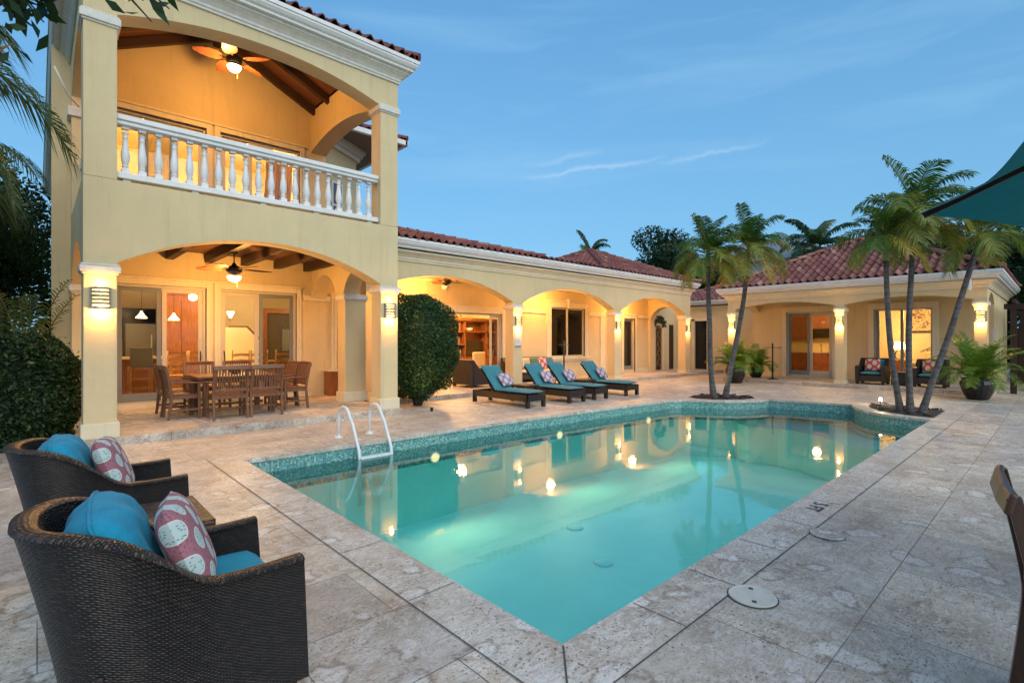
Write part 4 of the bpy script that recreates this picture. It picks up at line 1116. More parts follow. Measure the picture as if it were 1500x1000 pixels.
# soft ceiling lamps recessed in the arcade (they light the porch walls in the photograph)
for k, (x, y) in enumerate(((8.0,12.3),(13.3,12.3),(18.5,12.4))):
    t = thing('recessed_downlight', ('small recessed ceiling light behind the first arcade arch','small recessed ceiling light behind the second arcade arch','small recessed ceiling light behind the third arcade arch')[k], 'ceiling light', (x,y,3.40), 0, 'recessed lights of the arcade')
    MB().lathe([(.001,0),(.06,0),(.075,.0),(.08,.015)], n=20, caps=False).build('lens', M['shade'], t, local=True)
    lamp((0,0,-.25), 88, (1,.46,.11), .12, t)
# ground spike lamp by the right palms
t = thing('garden_spotlight', 'tiny bright spike lamp glowing in the mulch beside the right palms', 'garden light', (14.62,2.92,.03))
MB().tube([(0,0,-.03),(0,0,.1)], .008, 6).build('spike', M['darkmetal'], t, local=True)
MB().lathe([(.001,.08),(.028,.085),(.032,.12),(.02,.15),(.001,.155)], n=14).build('lamp_head', emis('lit_spike_lamp', (1,.85,.6), 30), t, local=True, smooth=True)
lamp((0,0,.20), 5, (1,.75,.4), .03, t)
t = thing('garden_spotlight', 'small uplight hidden behind the near side of the left palm bed', 'garden light', (13.25,6.15,.03))
MB().lathe([(.001,.0),(.028,.0),(.035,.07),(.025,.075),(.001,.06)], n=14).build('lamp_head', M['darkmetal'], t, local=True, smooth=True)
lamp((0,0,.12), 16, (1,.75,.35), .04, t, 'SPOT', (PI,0,0), 80)
t = thing('garden_spotlight', 'added uplight warming the near side of the topiary', 'garden light', (6.3,9.35,.0))
MB().lathe([(.001,.0),(.03,.0),(.038,.08),(.025,.085),(.001,.07)], n=14).build('lamp_head', M['darkmetal'], t, local=True, smooth=True)
lamp((0,-.0,.14), 14, (1,.72,.3), .04, t, 'SPOT', (R(180-18),0,0), 90)  # spot lamp added to warm the near side of the bush

# ================================================================== FURNITURE
def rounded_cushion(mb, x0, x1, y0, y1, z0, z1, puff=.02, n=12):
    """soft box with crowned faces"""
    cx, cy, cz = (x0+x1)/2, (y0+y1)/2, (z0+z1)/2; hx, hy, hz = (x1-x0)/2, (y1-y0)/2, (z1-z0)/2
    def F(sgn):
        def f(a, b):
            p, q = 2*a-1, 2*b-1
            e = (1-abs(p)**6)*(1-abs(q)**6); x = cx+hx*p*(1-.015*(1-e)); y = cy+hy*q*(1-.015*(1-e))
            return (x, y, cz + sgn*((hz-.02)*(max(0, e))**.28 + puff*(1-p*p)*(1-q*q)))
        return f
    mb.grid(F(1), n, n); mb.grid(F(-1), n, n, flip=True)
def pillow_mesh(w, h, t, n=18, wr=.0, seed=1, rk=.06):
    """pillow in local XZ plane facing -Y"""
    mb = MB(); rr = random.Random(seed); ph = rr.uniform(0, 6)
    def F(sgn):
        def f(a, b):
            p, q = 2*a-1, 2*b-1
            pin = 1 - .10*(1-abs(p)**1.5*0)*(abs(q)**2)*(1-abs(p)**8) * 1.0
            x = w/2*p*math.sqrt(1-rk*q*q)
            z = h/2*q*math.sqrt(1-rk*p*p)
            d = t/2*((1-p**4)*(1-q**4))**.55 * (1 + wr*math.sin(9*p+4*q+ph)*.3*(1-p*p))
            d += wr*.012*math.sin(17*p-8*q+ph)*(1-p**4)*(1-q**4)
            return (x, sgn*d, z)
        return f
    mb.grid(F(-1), n, n, UV=lambda a, b: (a, b)); mb.grid(F(1), n, n, UV=lambda a, b: (a, b), flip=True)
    edge = []
    for k in range(4*n):
        s = k // n; tt = (k % n)/n*2-1
        p, q = [(tt,-1),(1,tt),(-tt,1),(-1,-tt)][s]
        edge.append((w/2*p*math.sqrt(1-rk*q*q), 0, h/2*q*math.sqrt(1-rk*p*p)))
    edge.append(edge[0])
    return mb, edge
def pillow(name, label, cat, w, h, t, mat, loc, rot, group=None, pipe=None, wr=0, seed=1, rk=.06):
    mb, edge = pillow_mesh(w, h, t, 24, wr, seed, rk)
    o = mb.build(name, mat, None, smooth=True); o.location = loc; o.rotation_euler = rot
    tag(o, label, cat, group)
    if pipe:
        MB().tube(edge, .007, 6, caps=False).build('piping', pipe, o, local=True, smooth=True)
    return o

# ---- foreground woven tub chairs (front faces +x)
def tub_chair(label):
    t = thing('wicker_armchair', label, 'armchair', (0,0,0), 0, 'wicker armchairs beside the pool')
    W, D = .61, .74; hw = W/2
    # plan path of the shell centreline from the left arm front round the back to the right arm front
    def plan(s):   # s 0..1
        L1 = D-.26; Rr = .26
        arcL = PI*Rr/2; mid = W-2*Rr; tot = 2*L1+2*arcL+mid; d = s*tot
        if d < L1: return (D-d, hw, 0, 1)
        d -= L1
        if d < arcL: a = d/Rr; return (Rr-Rr*math.sin(a), hw-Rr+Rr*math.cos(a), -math.sin(a), math.cos(a))
        d -= arcL
        if d < mid: return (0, hw-Rr-d, -1, 0)
        d -= mid
        if d < arcL: a = d/Rr; return (Rr-Rr*math.cos(a), -hw+Rr-Rr*math.sin(a), -math.cos(a), -math.sin(a))
        d -= arcL; return (Rr+d, -hw, 0, -1)
    def top(x):    # height of the rim as a function of depth x
        q = max(0, min(1, (x-.03)/.40)); q = q*q*(3-2*q)
        return .885 - .272*q - .02*max(0, (x-.40)/.34)*(1-max(0,(x-.40)/.34)) + .004*q
    th = .065; ns, nv = 72, 12
    def lean(z, nx): return  (max(0, z-.1)**1.35)*.17*(abs(nx)**1.0)   # outward rake of the back
    def pt(s, k, off):
        x, y, nx, ny = plan(s); tp = top(x); z = .085 + (tp-.085)*k
        o = off + lean(z, nx) + .02*math.sin(PI*k)*0
        bow = .025*(k-.45)
        o += bow*(1 if off > 0 else 1)
        # arm front tapers in towards the foot
        xx = x
        if x > D-.18: xx = x + .03*(1-k)*((x-D+.18)/.18)
        return (xx+nx*o, y+ny*o, z)
    LEN = 2.5
    m = MB()
    m.grid(lambda a, b: pt(a, b, th/2), ns, nv, UV=lambda a, b: (a*LEN, b*.8))
    m.grid(lambda a, b: pt(a, b, -th/2), ns, nv, UV=lambda a, b: (a*LEN, b*.8), flip=True)
    for s in (0., 1.):
        m.grid(lambda a, b: tuple(Vector(pt(s, b, -th/2+th*a))), 3, nv, UV=lambda a, b: (a*th, b*.7), flip=(s == 1.))
    body = m.build('woven_shell', M['wicker'], t, local=True, sm_angle=40)
    m = MB(); rw = .080
    def rim(a, b):
        x, y, nx, ny = plan(a); z = top(x); an = PI*b; o = lean(z, nx)+.014 + rw/2*math.cos(an)
        return (x+nx*o + (.012 if a in (0,1) else 0)*0, y+ny*o, z + .016*math.sin(an) - .006)
    m.grid(rim, ns*2, 8, UV=lambda a, b: (b*.12, a*LEN))
    m.grid(lambda a, b: (lambda q: (q[0], q[1], q[2]))(rim(a, 0 if b < .5 else 1)), ns*2, 1, flip=True)
    for a in (0., 1.):
        c = [rim(a, k/8) for k in range(9)]; m.add(c, [tuple(range(9))])
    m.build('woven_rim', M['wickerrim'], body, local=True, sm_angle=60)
    m = MB(); m.box(.05, D-.03, -hw+.02, hw-.02, .085, .375); m.build('seat_base', M['wickerplain'], t, local=True, bevel=.01)
    m = MB(); rounded_cushion(m, .06, D-.01, -hw+.036, hw-.036, .375, .525, .014); m.build('seat_cushion', M['seatblue'], t, local=True, smooth=True)
    for x, y in ((D-.05,hw-.01),(D-.05,-hw+.01),(.08,hw-.12),(.08,-hw+.12)):
        MB().prism([(x-.03,y-.03),(x+.03,y-.03),(x+.03,y+.03),(x-.03,y+.03)], 'z', 0, .10).build('leg', M['wickerplain'], t, local=True, bevel=.004)
    return t
c1 = tub_chair('large dark wicker tub armchair nearest the camera with turquoise cushions'); c1.location = (.10,2.565,0)
c2 = dup(c1, (.02,4.44,0), 0, 'dark wicker tub armchair behind the small woven table with turquoise cushions')
for (cx, cy, rz, a, b) in ((.10,2.565,0,'nearest','1'),(.02,4.44,0,'farther','2')):
    Mx = Matrix.Translation((cx, cy, 0)) @ Matrix.Rotation(rz, 4, 'Z')
    p = Mx @ Vector((.14, .01, .675))
    pillow('back_cushion', f'big turquoise back cushion in the {a} wicker tub chair', 'cushion', .60, .52, .25, M['blue'], p, (R(-20), 0, rz+PI/2-R(6)), 'turquoise back cushions', M['blue'], wr=.30, seed=3, rk=.20)
    p = Mx @ Vector((.36, -.07, .70))
    pillow('throw_pillow', f'pink and white medallion pillow leaning in the {a} wicker tub chair', 'pillow', .42, .41, .14, M['medal'], p, (R(-21), R(3), rz+PI/2-R(13)), 'medallion print pillows', None, seed=5)
# woven side table
t = thing('wicker_side_table', 'square brown woven side table between the two tub armchairs', 'side table', (.43,3.70,0))
m = MB(); m.grid(lambda a, b: (-.34+.68*a, -.31+.62*b, .50), 1, 1, UV=lambda a, b: (a*.68, b*.62))
for (x0,y0,x1,y1) in ((-.34,-.31,.34,-.31),(.34,-.31,.34,.31),(.34,.31,-.34,.31),(-.34,.31,-.34,-.31)):
    m.add([(x0,y0,.50),(x1,y1,.50),(x1,y1,.44),(x0,y0,.44)], [(3,2,1,0)], [[(0,0),(.66,0),(.66,.06),(0,.06)]])
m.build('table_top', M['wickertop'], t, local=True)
m = MB()
for (x0,y0,x1,y1) in ((-.32,-.29,.32,-.29),(.32,-.29,.32,.29),(.32,.29,-.32,.29),(-.32,.29,-.32,-.29)):
    m.add([(x0,y0,.44),(x1,y1,.44),(x1,y1,.06),(x0,y0,.06)], [(3,2,1,0)], [[(0,.38),(.64,.38),(.64,0),(0,0)]])
m.build('woven_base', M['wicker'], t, local=True)
for x in (-.28,.28):
    for y in (-.25,.25): MB().box(x-.03,x+.03,y-.03,y+.03,0,.08).build('leg', M['wickerplain'], t, local=True)

# ---- teak slatted armchair (front faces +y, back at y=0)
def teak_chair(label, group, mat=M['teak'], name='teak_armchair'):
    t = thing(name, label, 'dining chair', (0,0,0), 0, group)
    def st(z):   # back stile curve: y offset over height
        q = z/.95; return .055 - .20*max(0, q-.47)**1.25 - .11*max(0, .45-q)**1.2 + .02
    zs = [i*.05 for i in range(20)]
    for x in (-.275, .275):
        MB().path_bar([(x, st(z), z) for z in zs], .042, .045, (1,0,0)).build('rear_leg', mat, t, local=True, bevel=.003)
        MB().path_bar([(x, .50, 0), (x, .505, .3), (x, .50, .64)], .042, .045, (1,0,0)).build('front_leg', mat, t, local=True, bevel=.003)
        MB().path_bar([(x*1.04, st(.66)+.01, .665), (x*1.05, .2, .665), (x*1.04, .40, .655), (x*1.02, .56, .645)], .06, .028, (1,0,0)).build('armrest', mat, t, local=True, bevel=.008)
    m = MB()
    m.path_bar([(-.30, st(.93)-.01, .925), (-.15, st(.93)-.025, .935), (.15, st(.93)-.025, .935), (.30, st(.93)-.01, .925)], .085, .03, (0,.25,1))
    m.build('top_rail', mat, t, local=True, bevel=.013, seg=3); m = MB()
    m.box(-.26,.26,st(.52)-.012,st(.52)+.014,.49,.55)
    m.build('lower_rail', mat, t, local=True, bevel=.006)
    for k in range(11):
        x = -.235 + .047*k
        MB().path_bar([(x, st(z)-.01*(1-(x/.28)**2)*(z-.5)/.4, z) for z in (.54,.62,.70,.78,.86,.91)], .024, .012, (1,0,0)).build('back_slat', mat, t, local=True)
    m = MB()
    for k in range(9): m.box(-.26,.26,.09+.05*k,.128+.05*k,.435,.452)
    m.box(-.275,-.25,.06,.52,.37,.43); m.box(.25,.275,.06,.52,.37,.43); m.box(-.25,.25,.485,.515,.37,.43); m.box(-.25,.25,.06,.09,.37,.43)
    m.build('seat', mat, t, local=True)
    m = MB(); m.box(-.26,.26,.27,.30,.16,.19); m.box(-.285,-.26,.06,.5,.15,.19); m.box(.26,.285,.06,.5,.15,.19); m.build('stretcher', mat, t, local=True)
    return t
G = 'teak chairs round the outdoor dining table'
tc = teak_chair('slatted teak armchair with its back to the pool, left of the near pair', G)
tc.location = (2.57,10.19,.12)
Lb = ['slatted teak armchair with its back to the pool, right of the near pair','teak armchair at the left end of the dining table, nearer the pool',
      'teak armchair at the left end of the dining table, nearer the glass doors','teak armchair at the right end of the dining table, nearer the pool',
      'teak armchair at the right end of the dining table, nearer the glass doors','teak armchair on the door side of the dining table, left one','teak armchair on the door side of the dining table, right one']
for p, rz, lb in zip(((3.19,10.21,.12),(1.68,11.08,.12),(1.66,11.68,.12),(4.22,11.10,.12),(4.20,11.72,.12),(2.55,12.62,.12),(3.30,12.62,.12)),
                     (0, -PI/2, -PI/2, PI/2, PI/2, PI, PI), Lb):
    dup(tc, p, rz, lb)
t = thing('dining_table', 'teak outdoor dining table surrounded by armchairs under the porch fan', 'dining table', (2.9,11.4,.12))
m = MB(); 
for k in range(13): m.box(-.74,.74,-.60+k*.0925,-.60+k*.0925+.088,.715,.745)
m.box(-.74,-.66,-.6,.6,.70,.714); m.box(.66,.74,-.6,.6,.70,.714)
m.build('table_top', M['teak'], t, local=True)
MB().box(-.64,.64,-.5,.5,.62,.699).build('apron', M['teak'], t, local=True)
for x in (-.58,.58):
    for y in (-.44,.44): MB().box(x-.045,x+.045,y-.045,y+.045,0,.62).build('leg', M['teak'], t, local=True, bevel=.005)
MB().box(-.56,.56,-.03,.03,.14,.19).build('stretcher', M['teak'], t, local=True)
t = thing('centrepiece', 'small dark planter bowl standing on the dining table', 'bowl', (2.95,11.45,.865))
MB().lathe([(.05,0),(.09,.03),(.11,.08),(.10,.10),(.09,.09),(.05,.03)], n=18).build('bowl', M['ceramic'], t, local=True, smooth=True)
# wooden chair at the right edge
rc = teak_chair('dark curved wooden dining chair cut off by the right edge of the photo', None, M['teakdark'], 'wooden_chair')
rc.location = (2.92,.14,0); rc.rotation_euler = (0,0,PI+R(7)); rc.scale = (1.0,1.0,1.02)

# ---- sun loungers (foot at y=0 end facing the pool, head at +y)
def lounger(label):
    t = thing('sun_lounger', label, 'sun lounger', (0,0,0), 0, 'sun loungers along the arcade')
    m = MB()
    for (x0,y0,x1,y1) in ((-.30,0,.30,0),(.30,0,.30,1.95),(.30,1.95,-.30,1.95),(-.30,1.95,-.30,0)):
        l = math.dist((x0,y0),(x1,y1)); dx, dy = (x1-x0)/l, (y1-y0)/l; nx, ny = -dy*.03, dx*.03
        A = [(x0,y0),(x1,y1),(x1+nx,y1+ny),(x0+nx,y0+ny)]
        m.add([(*p, .15) for p in A] + [(*p, .30) for p in A], [(0,1,5,4),(1,2,6,5),(2,3,7,6),(3,0,4,7),(4,5,6,7),(3,2,1,0)],
              [[(0,0),(l,0),(l,.15),(0,.15)]]*4 + [[(0,0),(l,0),(l,.03),(0,.03)]]*2)
    m.build('wicker_frame', M['wicker'], t, local=True)
    for x in (-.265,.265):
        for y in (.04,1.91): MB().box(x-.04,x+.04,y-.04,y+.04,0,.16).build('leg', M['wickerplain'], t, local=True)
    m = MB()
    for k in range(12): m.box(-.27,.27,.03+.095*k,.08+.095*k,.27,.295)
    m.build('slats', M['wickerplain'], t, local=True)
    Bk = Matrix.Translation((0,1.14,.30)) @ Matrix.Rotation(R(47), 4, 'X')
    m = MB(); 
    for x in (-.27,.23): m.box(x,x+.04,0,.76,-.03,0,Bk)
    for k in range(7): m.box(-.27,.27,.03+.1*k,.08+.1*k,-.025,-.002,Bk)
    br = m.build('backrest_frame', M['wickerplain'], t, local=True)
    m = MB(); m.bar((.0,1.44,.63),(.0,1.64,.28),.02,.02); m.build('prop_stay', M['darkmetal'], br, local=True)
    m = MB(); rounded_cushion(m, -.30,.30,-.01,1.16,.30,.40,.010); m.build('seat_cushion', M['teal'], t, local=True, smooth=True)
    m = MB(); rounded_cushion(m, -.30,.30,.0,.80,.003,.10,.012); m.v = [tuple(Bk @ Vector(p)) for p in m.v]
    m.build('back_cushion', M['teal'], t, local=True, smooth=True)
    return t
l0 = lounger('turquoise sun lounger nearest the topiary and the left arcade column')
LX = [(8.42,8.22,R(1)), (9.85,8.20,R(-1)), (10.84,8.22,R(1.5)), (12.24,8.20,R(-.5))]
LL = ['turquoise sun lounger nearest the topiary and the left arcade column','turquoise sun lounger just right of the first low side table','turquoise sun lounger third from the topiary, in front of the large window','turquoise sun lounger at the palm end of the row beside a low table']
PL = ['mauve medallion pillow on the lounger nearest the topiary','mauve medallion pillow on the lounger right of the first low table','mauve medallion pillow on the third lounger from the topiary','mauve medallion pillow on the lounger at the palm end']
for i, (x, y, a) in enumerate(LX):
    if i == 0: l0.location = (x,y,0); l0.rotation_euler = (0,0,a)
    else: dup(l0, (x,y,0), a, LL[i])
    q = Matrix.Translation((x,y,0)) @ Matrix.Rotation(a, 4, 'Z') @ Vector((.10,1.15,.585))
    pillow('throw_pillow', PL[i], 'pillow', .37,.35,.11, M['medal2'], q, (R(-38),R(4 if i % 2 else -5),a), 'mauve pillows on the loungers', seed=i+9)
def low_table(label):
    t = thing('low_side_table', label, 'side table', (0,0,0), 0, 'low tables between the loungers')
    MB().box(-.26,.26,-.26,.26,.36,.42).build('table_top', M['wickerplain'], t, local=True, bevel=.008)
    for x in (-.22,.22):
        for y in (-.22,.22): MB().box(x-.035,x+.035,y-.035,y+.035,0,.36).build('leg', M['wickerplain'], t, local=True)
    MB().box(-.2,.2,-.2,.2,.12,.15).build('shelf', M['wickerplain'], t, local=True)
    return t
q = low_table('low dark wicker table between the first and second lounger'); q.location = (9.13,9.35,0)
dup(q, (11.55,9.40,0), .03, 'low dark wicker table between the third and fourth lounger')

# ---- wicker lounge seating with box arms (faces +y, centre origin)
def box_chair(label, w=.78, d=.78, backh=.82, armh=.60, cush=M['navy'], name='wicker_lounge_chair', group=None, ncush=1, cat='armchair'):
    t = thing(name, label, cat, (0,0,0), 0, group)
    m = MB(); m.box(-w/2,w/2,-d/2,-d/2+.09,.08,backh); m.build('back_panel', M['wickerplain'], t, local=True, bevel=.02)
    for s in (-1,1):
        x0 = s*w/2; x1 = s*(w/2-.10); a, b = min(x0,x1), max(x0,x1)
        poly = [(-d/2+.091,.08),(d/2,.08),(d/2,armh-.03),(d/2-.12,armh),(-d/2+.30,armh),(-d/2+.091,backh-.02)]
        m = MB(); m.prism(poly, 'x', a, b); m.build('arm_panel', M['wickerplain'], t, local=True, bevel=.012)
        for y in (-d/2+.05, d/2-.05): MB().box(s*(w/2-.05)-.04,s*(w/2-.05)+.04,y-.04,y+.04,0,.09).build('leg', M['wickerplain'], t, local=True)
    MB().box(-w/2+.10,w/2-.10,-d/2+.09,d/2-.01,.10,.29).build('seat_base', M['wickerplain'], t, local=True)
    wi = (w-.22)/ncush
    for k in range(ncush):
        x0 = -w/2+.11+k*wi
        m = MB(); rounded_cushion(m, x0+.004, x0+wi-.004, -d/2+.10, d/2, .29, .42, .015); m.build('seat_cushion', cush, t, local=True, smooth=True)
        m = MB(); rounded_cushion(m, x0+.01, x0+wi-.01, 0, .40, 0, .14, .02)
        Bk = Matrix.Translation((0,-d/2+.24,.42)) @ Matrix.Rotation(R(102), 4, 'X'); m.v = [tuple(Bk @ Vector(p)) for p in m.v]
        m.build('back_cushion', cush, t, local=True, smooth=True)
    return t
a1 = box_chair('dark wicker lounge chair seen from behind beside the topiary', .95,.85,.84,.58, name='wicker_lounge_chair', group='lounge chairs under the arcade', cush=M['teal'])
a1.location = (9.88,12.42,.12); a1.rotation_euler = (0,0,-PI/2)
sf = box_chair('dark wicker sofa with coral and blue cushions against the arcade wall', 2.2,.80,.82,.60, name='wicker_sofa', ncush=3, cush=M['cream_fabric'], cat='sofa')
sf.location = (12.75,12.72,.12); sf.rotation_euler = (0,0,PI)
for k, (x, mt, nm) in enumerate(((11.95,M['medal3'],'coral medallion pillow at the left end of the wicker sofa'),(12.75,M['hedgefab'] if 'hedgefab' in M else fabric('green_fabric',(.10,.17,.10)),'green pillow on the wicker sofa right of the arcade column'),(13.15,M['medal3'],'coral patterned pillow on the wicker sofa beside the blue one'),(13.5,M['navy'],'blue pillow at the right end of the wicker sofa'))):
    pillow('throw_pillow', nm, 'pillow', .42,.42,.13, mt, (x,12.56,.12+.62), (R(-14),0,0), 'pillows on the wicker sofa', seed=20+k)
b1 = box_chair('dark wicker lounge chair on the cottage porch beside the middle column', .80,.78,.84,.60, group='lounge chairs on the cottage porch', cush=M['teal'])
b1.location = (20.05,4.22,.12); b1.rotation_euler = (0,0,PI/2)
b2 = dup(b1, (20.05,2.72,.12), PI/2, 'dark wicker lounge chair on the cottage porch behind the leaning palm trunk')
for k, (y, lb) in enumerate(((4.22,'coral medallion pillow on the porch chair beside the middle cottage column'),(2.72,'coral medallion pillow on the porch chair behind the leaning palm'))):
    pillow('throw_pillow', lb, 'pillow', .42,.40,.12, M['medal3'], (20.02,y,.74), (R(-14),0,-PI/2), 'coral pillows on the cottage porch', seed=30+k)
t = thing('porch_side_table', 'dark wicker cube table between the two cottage porch chairs', 'side table', (20.1,3.47,.12))
MB().box(-.25,.25,-.26,.26,.36,.42).build('table_top', M['wickerplain'], t, local=True, bevel=.008)
MB().box(-.22,.22,-.23,.23,.02,.359).build('woven_base', M['wickerplain'], t, local=True)

# towel stands
def towel_stand(label, loc, h, rz):
    t = thing('towel_stand', label, 'towel stand', loc, rz, 'dark metal towel stands')
    MB().lathe([(.20,0),(.20,.015),(.12,.03),(.035,.06),(.03,.09)], n=24).build('base', M['darkmetal'], t, local=True, sm_angle=40)
    MB().tube([(0,0,.06),(0,0,h)], .026, 10).build('pole', M['darkmetal'], t, local=True, smooth=True)
    MB().tube([(-.36,0,h-.16),(.36,0,h-.16)], .013, 8).build('cross_bar', M['darkmetal'], t, local=True, smooth=True)
towel_stand('dark metal T-shaped towel stand on the left of the cottage porch', (19.75,7.22,.12), 1.32, R(75))
towel_stand('dark metal towel stand behind the loungers in front of the large window', (13.15,11.55,.12), 1.42, R(10))
# notice on arcade column
t = thing('notice_board', 'white notice sheet with faint lines fixed to the arcade column', 'notice', (10.745,VW-.004,1.62))
MB().box(-.12,.12,-.006,.0,-.24,.22).build('sheet', M['towel'], t, local=True)
m = MB()
for k in range(9): m.box(-.095,.095-.02*(k % 3),-.0085,-.006,.16-.038*k,.172-.038*k)
m.build('text_lines', simple('faded_print', (.35,.36,.42), .7), t, local=True)
MB().box(-.12,.12,-.012,0,-.275,-.245).build('lower_rail', M['greyframe'], t, local=True)

# ---- umbrella at upper right
hx, hy = 4.437, -1.229
t = thing('patio_umbrella', 'large teal canvas umbrella with dark wooden ribs reaching in at upper right', 'umbrella', (hx,hy,0))
c0 = Vector((4.42,.67,2.41)) - Vector((hx,hy,0)); Rr = math.hypot(c0.x, c0.y); a0 = math.atan2(c0.y, c0.x)
hubz = 3.31; nseg = 8
def canopy(a, b):
    th = a*2*PI; k = th/(2*PI/nseg); f = k - math.floor(k); edge = math.cos(PI/nseg)/math.cos((f-.5)*2*PI/nseg)
    sag = .055*math.sin(PI*f)*b
    r = Rr*b*(edge*(1-.05*math.sin(PI*f)*b))
    z = hubz - (hubz-c0.z)*(b**1.0) - sag*.3 - .10*math.sin(PI*b)*.35
    return (r*math.cos(a0+th), r*math.sin(a0+th), z)
m = MB(); m.grid(canopy, 96, 16, closeu=True); o = m.build('canopy', M['umb'], t, local=True, smooth=True)
for k in range(nseg):
    th = a0 + 2*PI*k/nseg
    pts = [(Rr*q*math.cos(th), Rr*q*math.sin(th), canopy(k/nseg, q)[2]-.028) for q in (.04,.3,.6,.9,.985)]
    MB().path_bar(pts, .022, .035, (-math.sin(th), math.cos(th), 0)).build('rib', M['beam'], t, local=True)
MB().tube([(0,0,.05),(0,0,3.3)], .028, 12).build('pole', M['beam'], t, local=True, smooth=True)
MB().lathe([(.28,0),(.28,.06),(.06,.09),(.05,.3),(.04,.3)], n=28).build('base', M['darkmetal'], t, local=True, sm_angle=40)
# ================================================================== INTERIORS
def ladder_chair(label, group):
    t = thing('ladder_back_chair', label, 'dining chair', (0,0,0), 0, group)
    for x in (-.21,.21):
        MB().tube([(x,0,0),(x,0,.45),(x,-.05,1.08)], .019, 8).build('rear_leg', M['oak'], t, local=True, smooth=True)
        MB().tube([(x,.40,0),(x,.40,.46)], .019, 8).build('front_leg', M['oak'], t, local=True, smooth=True)
    for z in (.62,.78,.94): MB().path_bar([(-.2,-.02-.05*(z-.45)/.6,z),(0,-.045-.05*(z-.45)/.6,z+.02),(.2,-.02-.05*(z-.45)/.6,z)], .07, .014, (0,0,1)).build('back_slat', M['oak'], t, local=True)
    MB().box(-.22,.22,-.01,.42,.44,.475).build('seat', M['oak'], t, local=True, bevel=.01)
    MB().box(-.2,.2,.195,.215,.18,.21).build('stretcher', M['oak'], t, local=True)
    return t
g = 'ladder back chairs inside the kitchen'
k0 = ladder_chair('honey wood ladder back chair indoors behind the pendant lamps, left one', g); k0.location = (2.55,15.0,.2)
for p, rz, lb in (((3.02,15.05,.2),0,'honey wood ladder back chair indoors beside the left sliding door jamb'),((4.05,15.2,.2),0,'honey wood ladder back chair indoors under the wall sconce, left one'),
              ((4.52,15.2,.2),0,'honey wood ladder back chair indoors under the wall sconce, right one'),((5.20,15.3,.2),0,'honey wood ladder back chair seen through the grey screened leaf')):
    dup(k0, p, rz, lb)
t = thing('indoor_dining_table', 'wooden dining table standing indoors behind the ladder back chairs', 'dining table', (3.9,15.9,.2))
MB().box(-1.5,1.5,-.42,.42,.71,.75).build('table_top', M['oak'], t, local=True)
for x in (-1.4,1.4):
    for y in (-.35,.35): MB().box(x-.04,x+.04,y-.04,y+.04,0,.71).build('leg', M['oak'], t, local=True)
# bar stool with grey upholstered back
t = thing('bar_stool', 'tall wooden bar stool with grey padded back behind the screened leaf', 'bar stool', (1.78,14.6,.2))
MB().box(-.22,.22,-.03,.02,.72,1.18).build('padded_back', M['greyframe'], t, local=True, bevel=.02)
MB().box(-.22,.22,.0,.42,.66,.72).build('seat', M['oak'], t, local=True, bevel=.01)
for x in (-.2,.2):
    MB().tube([(x,0,0),(x,0,.72),(x,-.01,1.1)], .02, 6).build('rear_leg', M['oak'], t, local=True)
    MB().tube([(x,.4,0),(x,.4,.66)], .02, 6).build('front_leg', M['oak'], t, local=True)
m = MB()
for z in (.2,.42): m.box(-.2,.2,.39,.41,z,z+.03); m.box(-.2,.2,-.01,.01,z,z+.03)
m.build('foot_rail', M['oak'], t, local=True)
t = thing('kitchen_island', 'low wooden kitchen counter with pale top behind the bar stool', 'kitchen island', (1.9,15.8,.2))
MB().box(-.9,.5,-.3,.3,0,.88).build('cabinet', M['cherry'], t, local=True); MB().box(-.95,.55,-.36,.34,.881,.93).build('counter_top', M['capstone'], t, local=True)
# tall cabinet
t = thing('kitchen_cabinet', 'tall orange brown kitchen cabinet reaching the ceiling behind the pendants', 'cabinet', (2.98,17.3,.2))
MB().box(-.45,.45,-.35,.35,0,2.62).build('carcass', M['cherry'], t, local=True, bevel=.01)
m = MB(); m.box(-.42,-.01,-.37,-.351,1.0,2.5); m.box(.01,.42,-.37,-.351,1.0,2.5); m.build('cabinet_door', M['cherry'], t, local=True, bevel=.006)
MB().box(-.47,.47,-.39,.37,2.621,2.7).build('crown_moulding', M['cherry'], t, local=True)
t = thing('refrigerator', 'steel grey refrigerator left of the tall kitchen cabinet', 'refrigerator', (2.1,17.6,.2))
MB().box(-.35,.35,-.3,.3,0,1.8).build('body', M['greyframe'], t, local=True, bevel=.02); MB().box(.22,.25,-.34,-.301,.7,1.5).build('handle', M['whitemetal'], t, local=True)
for k, (x, y, z, lb) in enumerate(((1.81,14.85,2.10,'lit glass pendant lamp seen through the grey screened leaf'),(2.45,14.8,2.07,'lit glass pendant lamp hanging in front of the orange cabinet'))):
    t = thing('pendant_lamp', lb, 'pendant lamp', (x,y,z), 0, 'kitchen pendant lamps')
    MB().tube([(0,0,.12),(0,0,3.3-z)], .005, 5).build('cord', M['darkmetal'], t, local=True)
    MB().lathe([(.02,.14),(.03,.10),(.07,.04),(.12,-.02),(.115,-.03)], n=20, caps=False).build('glass_shade', M['shade'], t, local=True, smooth=True)
    lamp((0,0,-.1), 8, WARM, .05, t)
t = thing('wall_lamp', 'lit glass wall sconce on the cream stair wall indoors', 'wall lamp', (4.38,17.5,2.35))
MB().lathe([(.02,-.12),(.05,-.06),(.10,.04),(.11,.08)], n=18, caps=False).build('glass_shade', M['shade'], t, local=True, smooth=True)
MB().tube([(0,0,-.1),(0,.06,-.2),(0,.1,-.1)], .012, 6).build('bracket', M['goldmetal'], t, local=True)
t = thing('stair_wall', 'cream stair balustrade wall with sloping wood cap indoors', 'stair wall', (4.9,17.7,.2))
MB().prism([(-.9,0),(1.2,0),(1.2,.9),(.55,1.15),(.0,1.75),(-.9,1.75)], 'y', 0, .1).build('plaster_wall', M['inwall'], t, local=True)
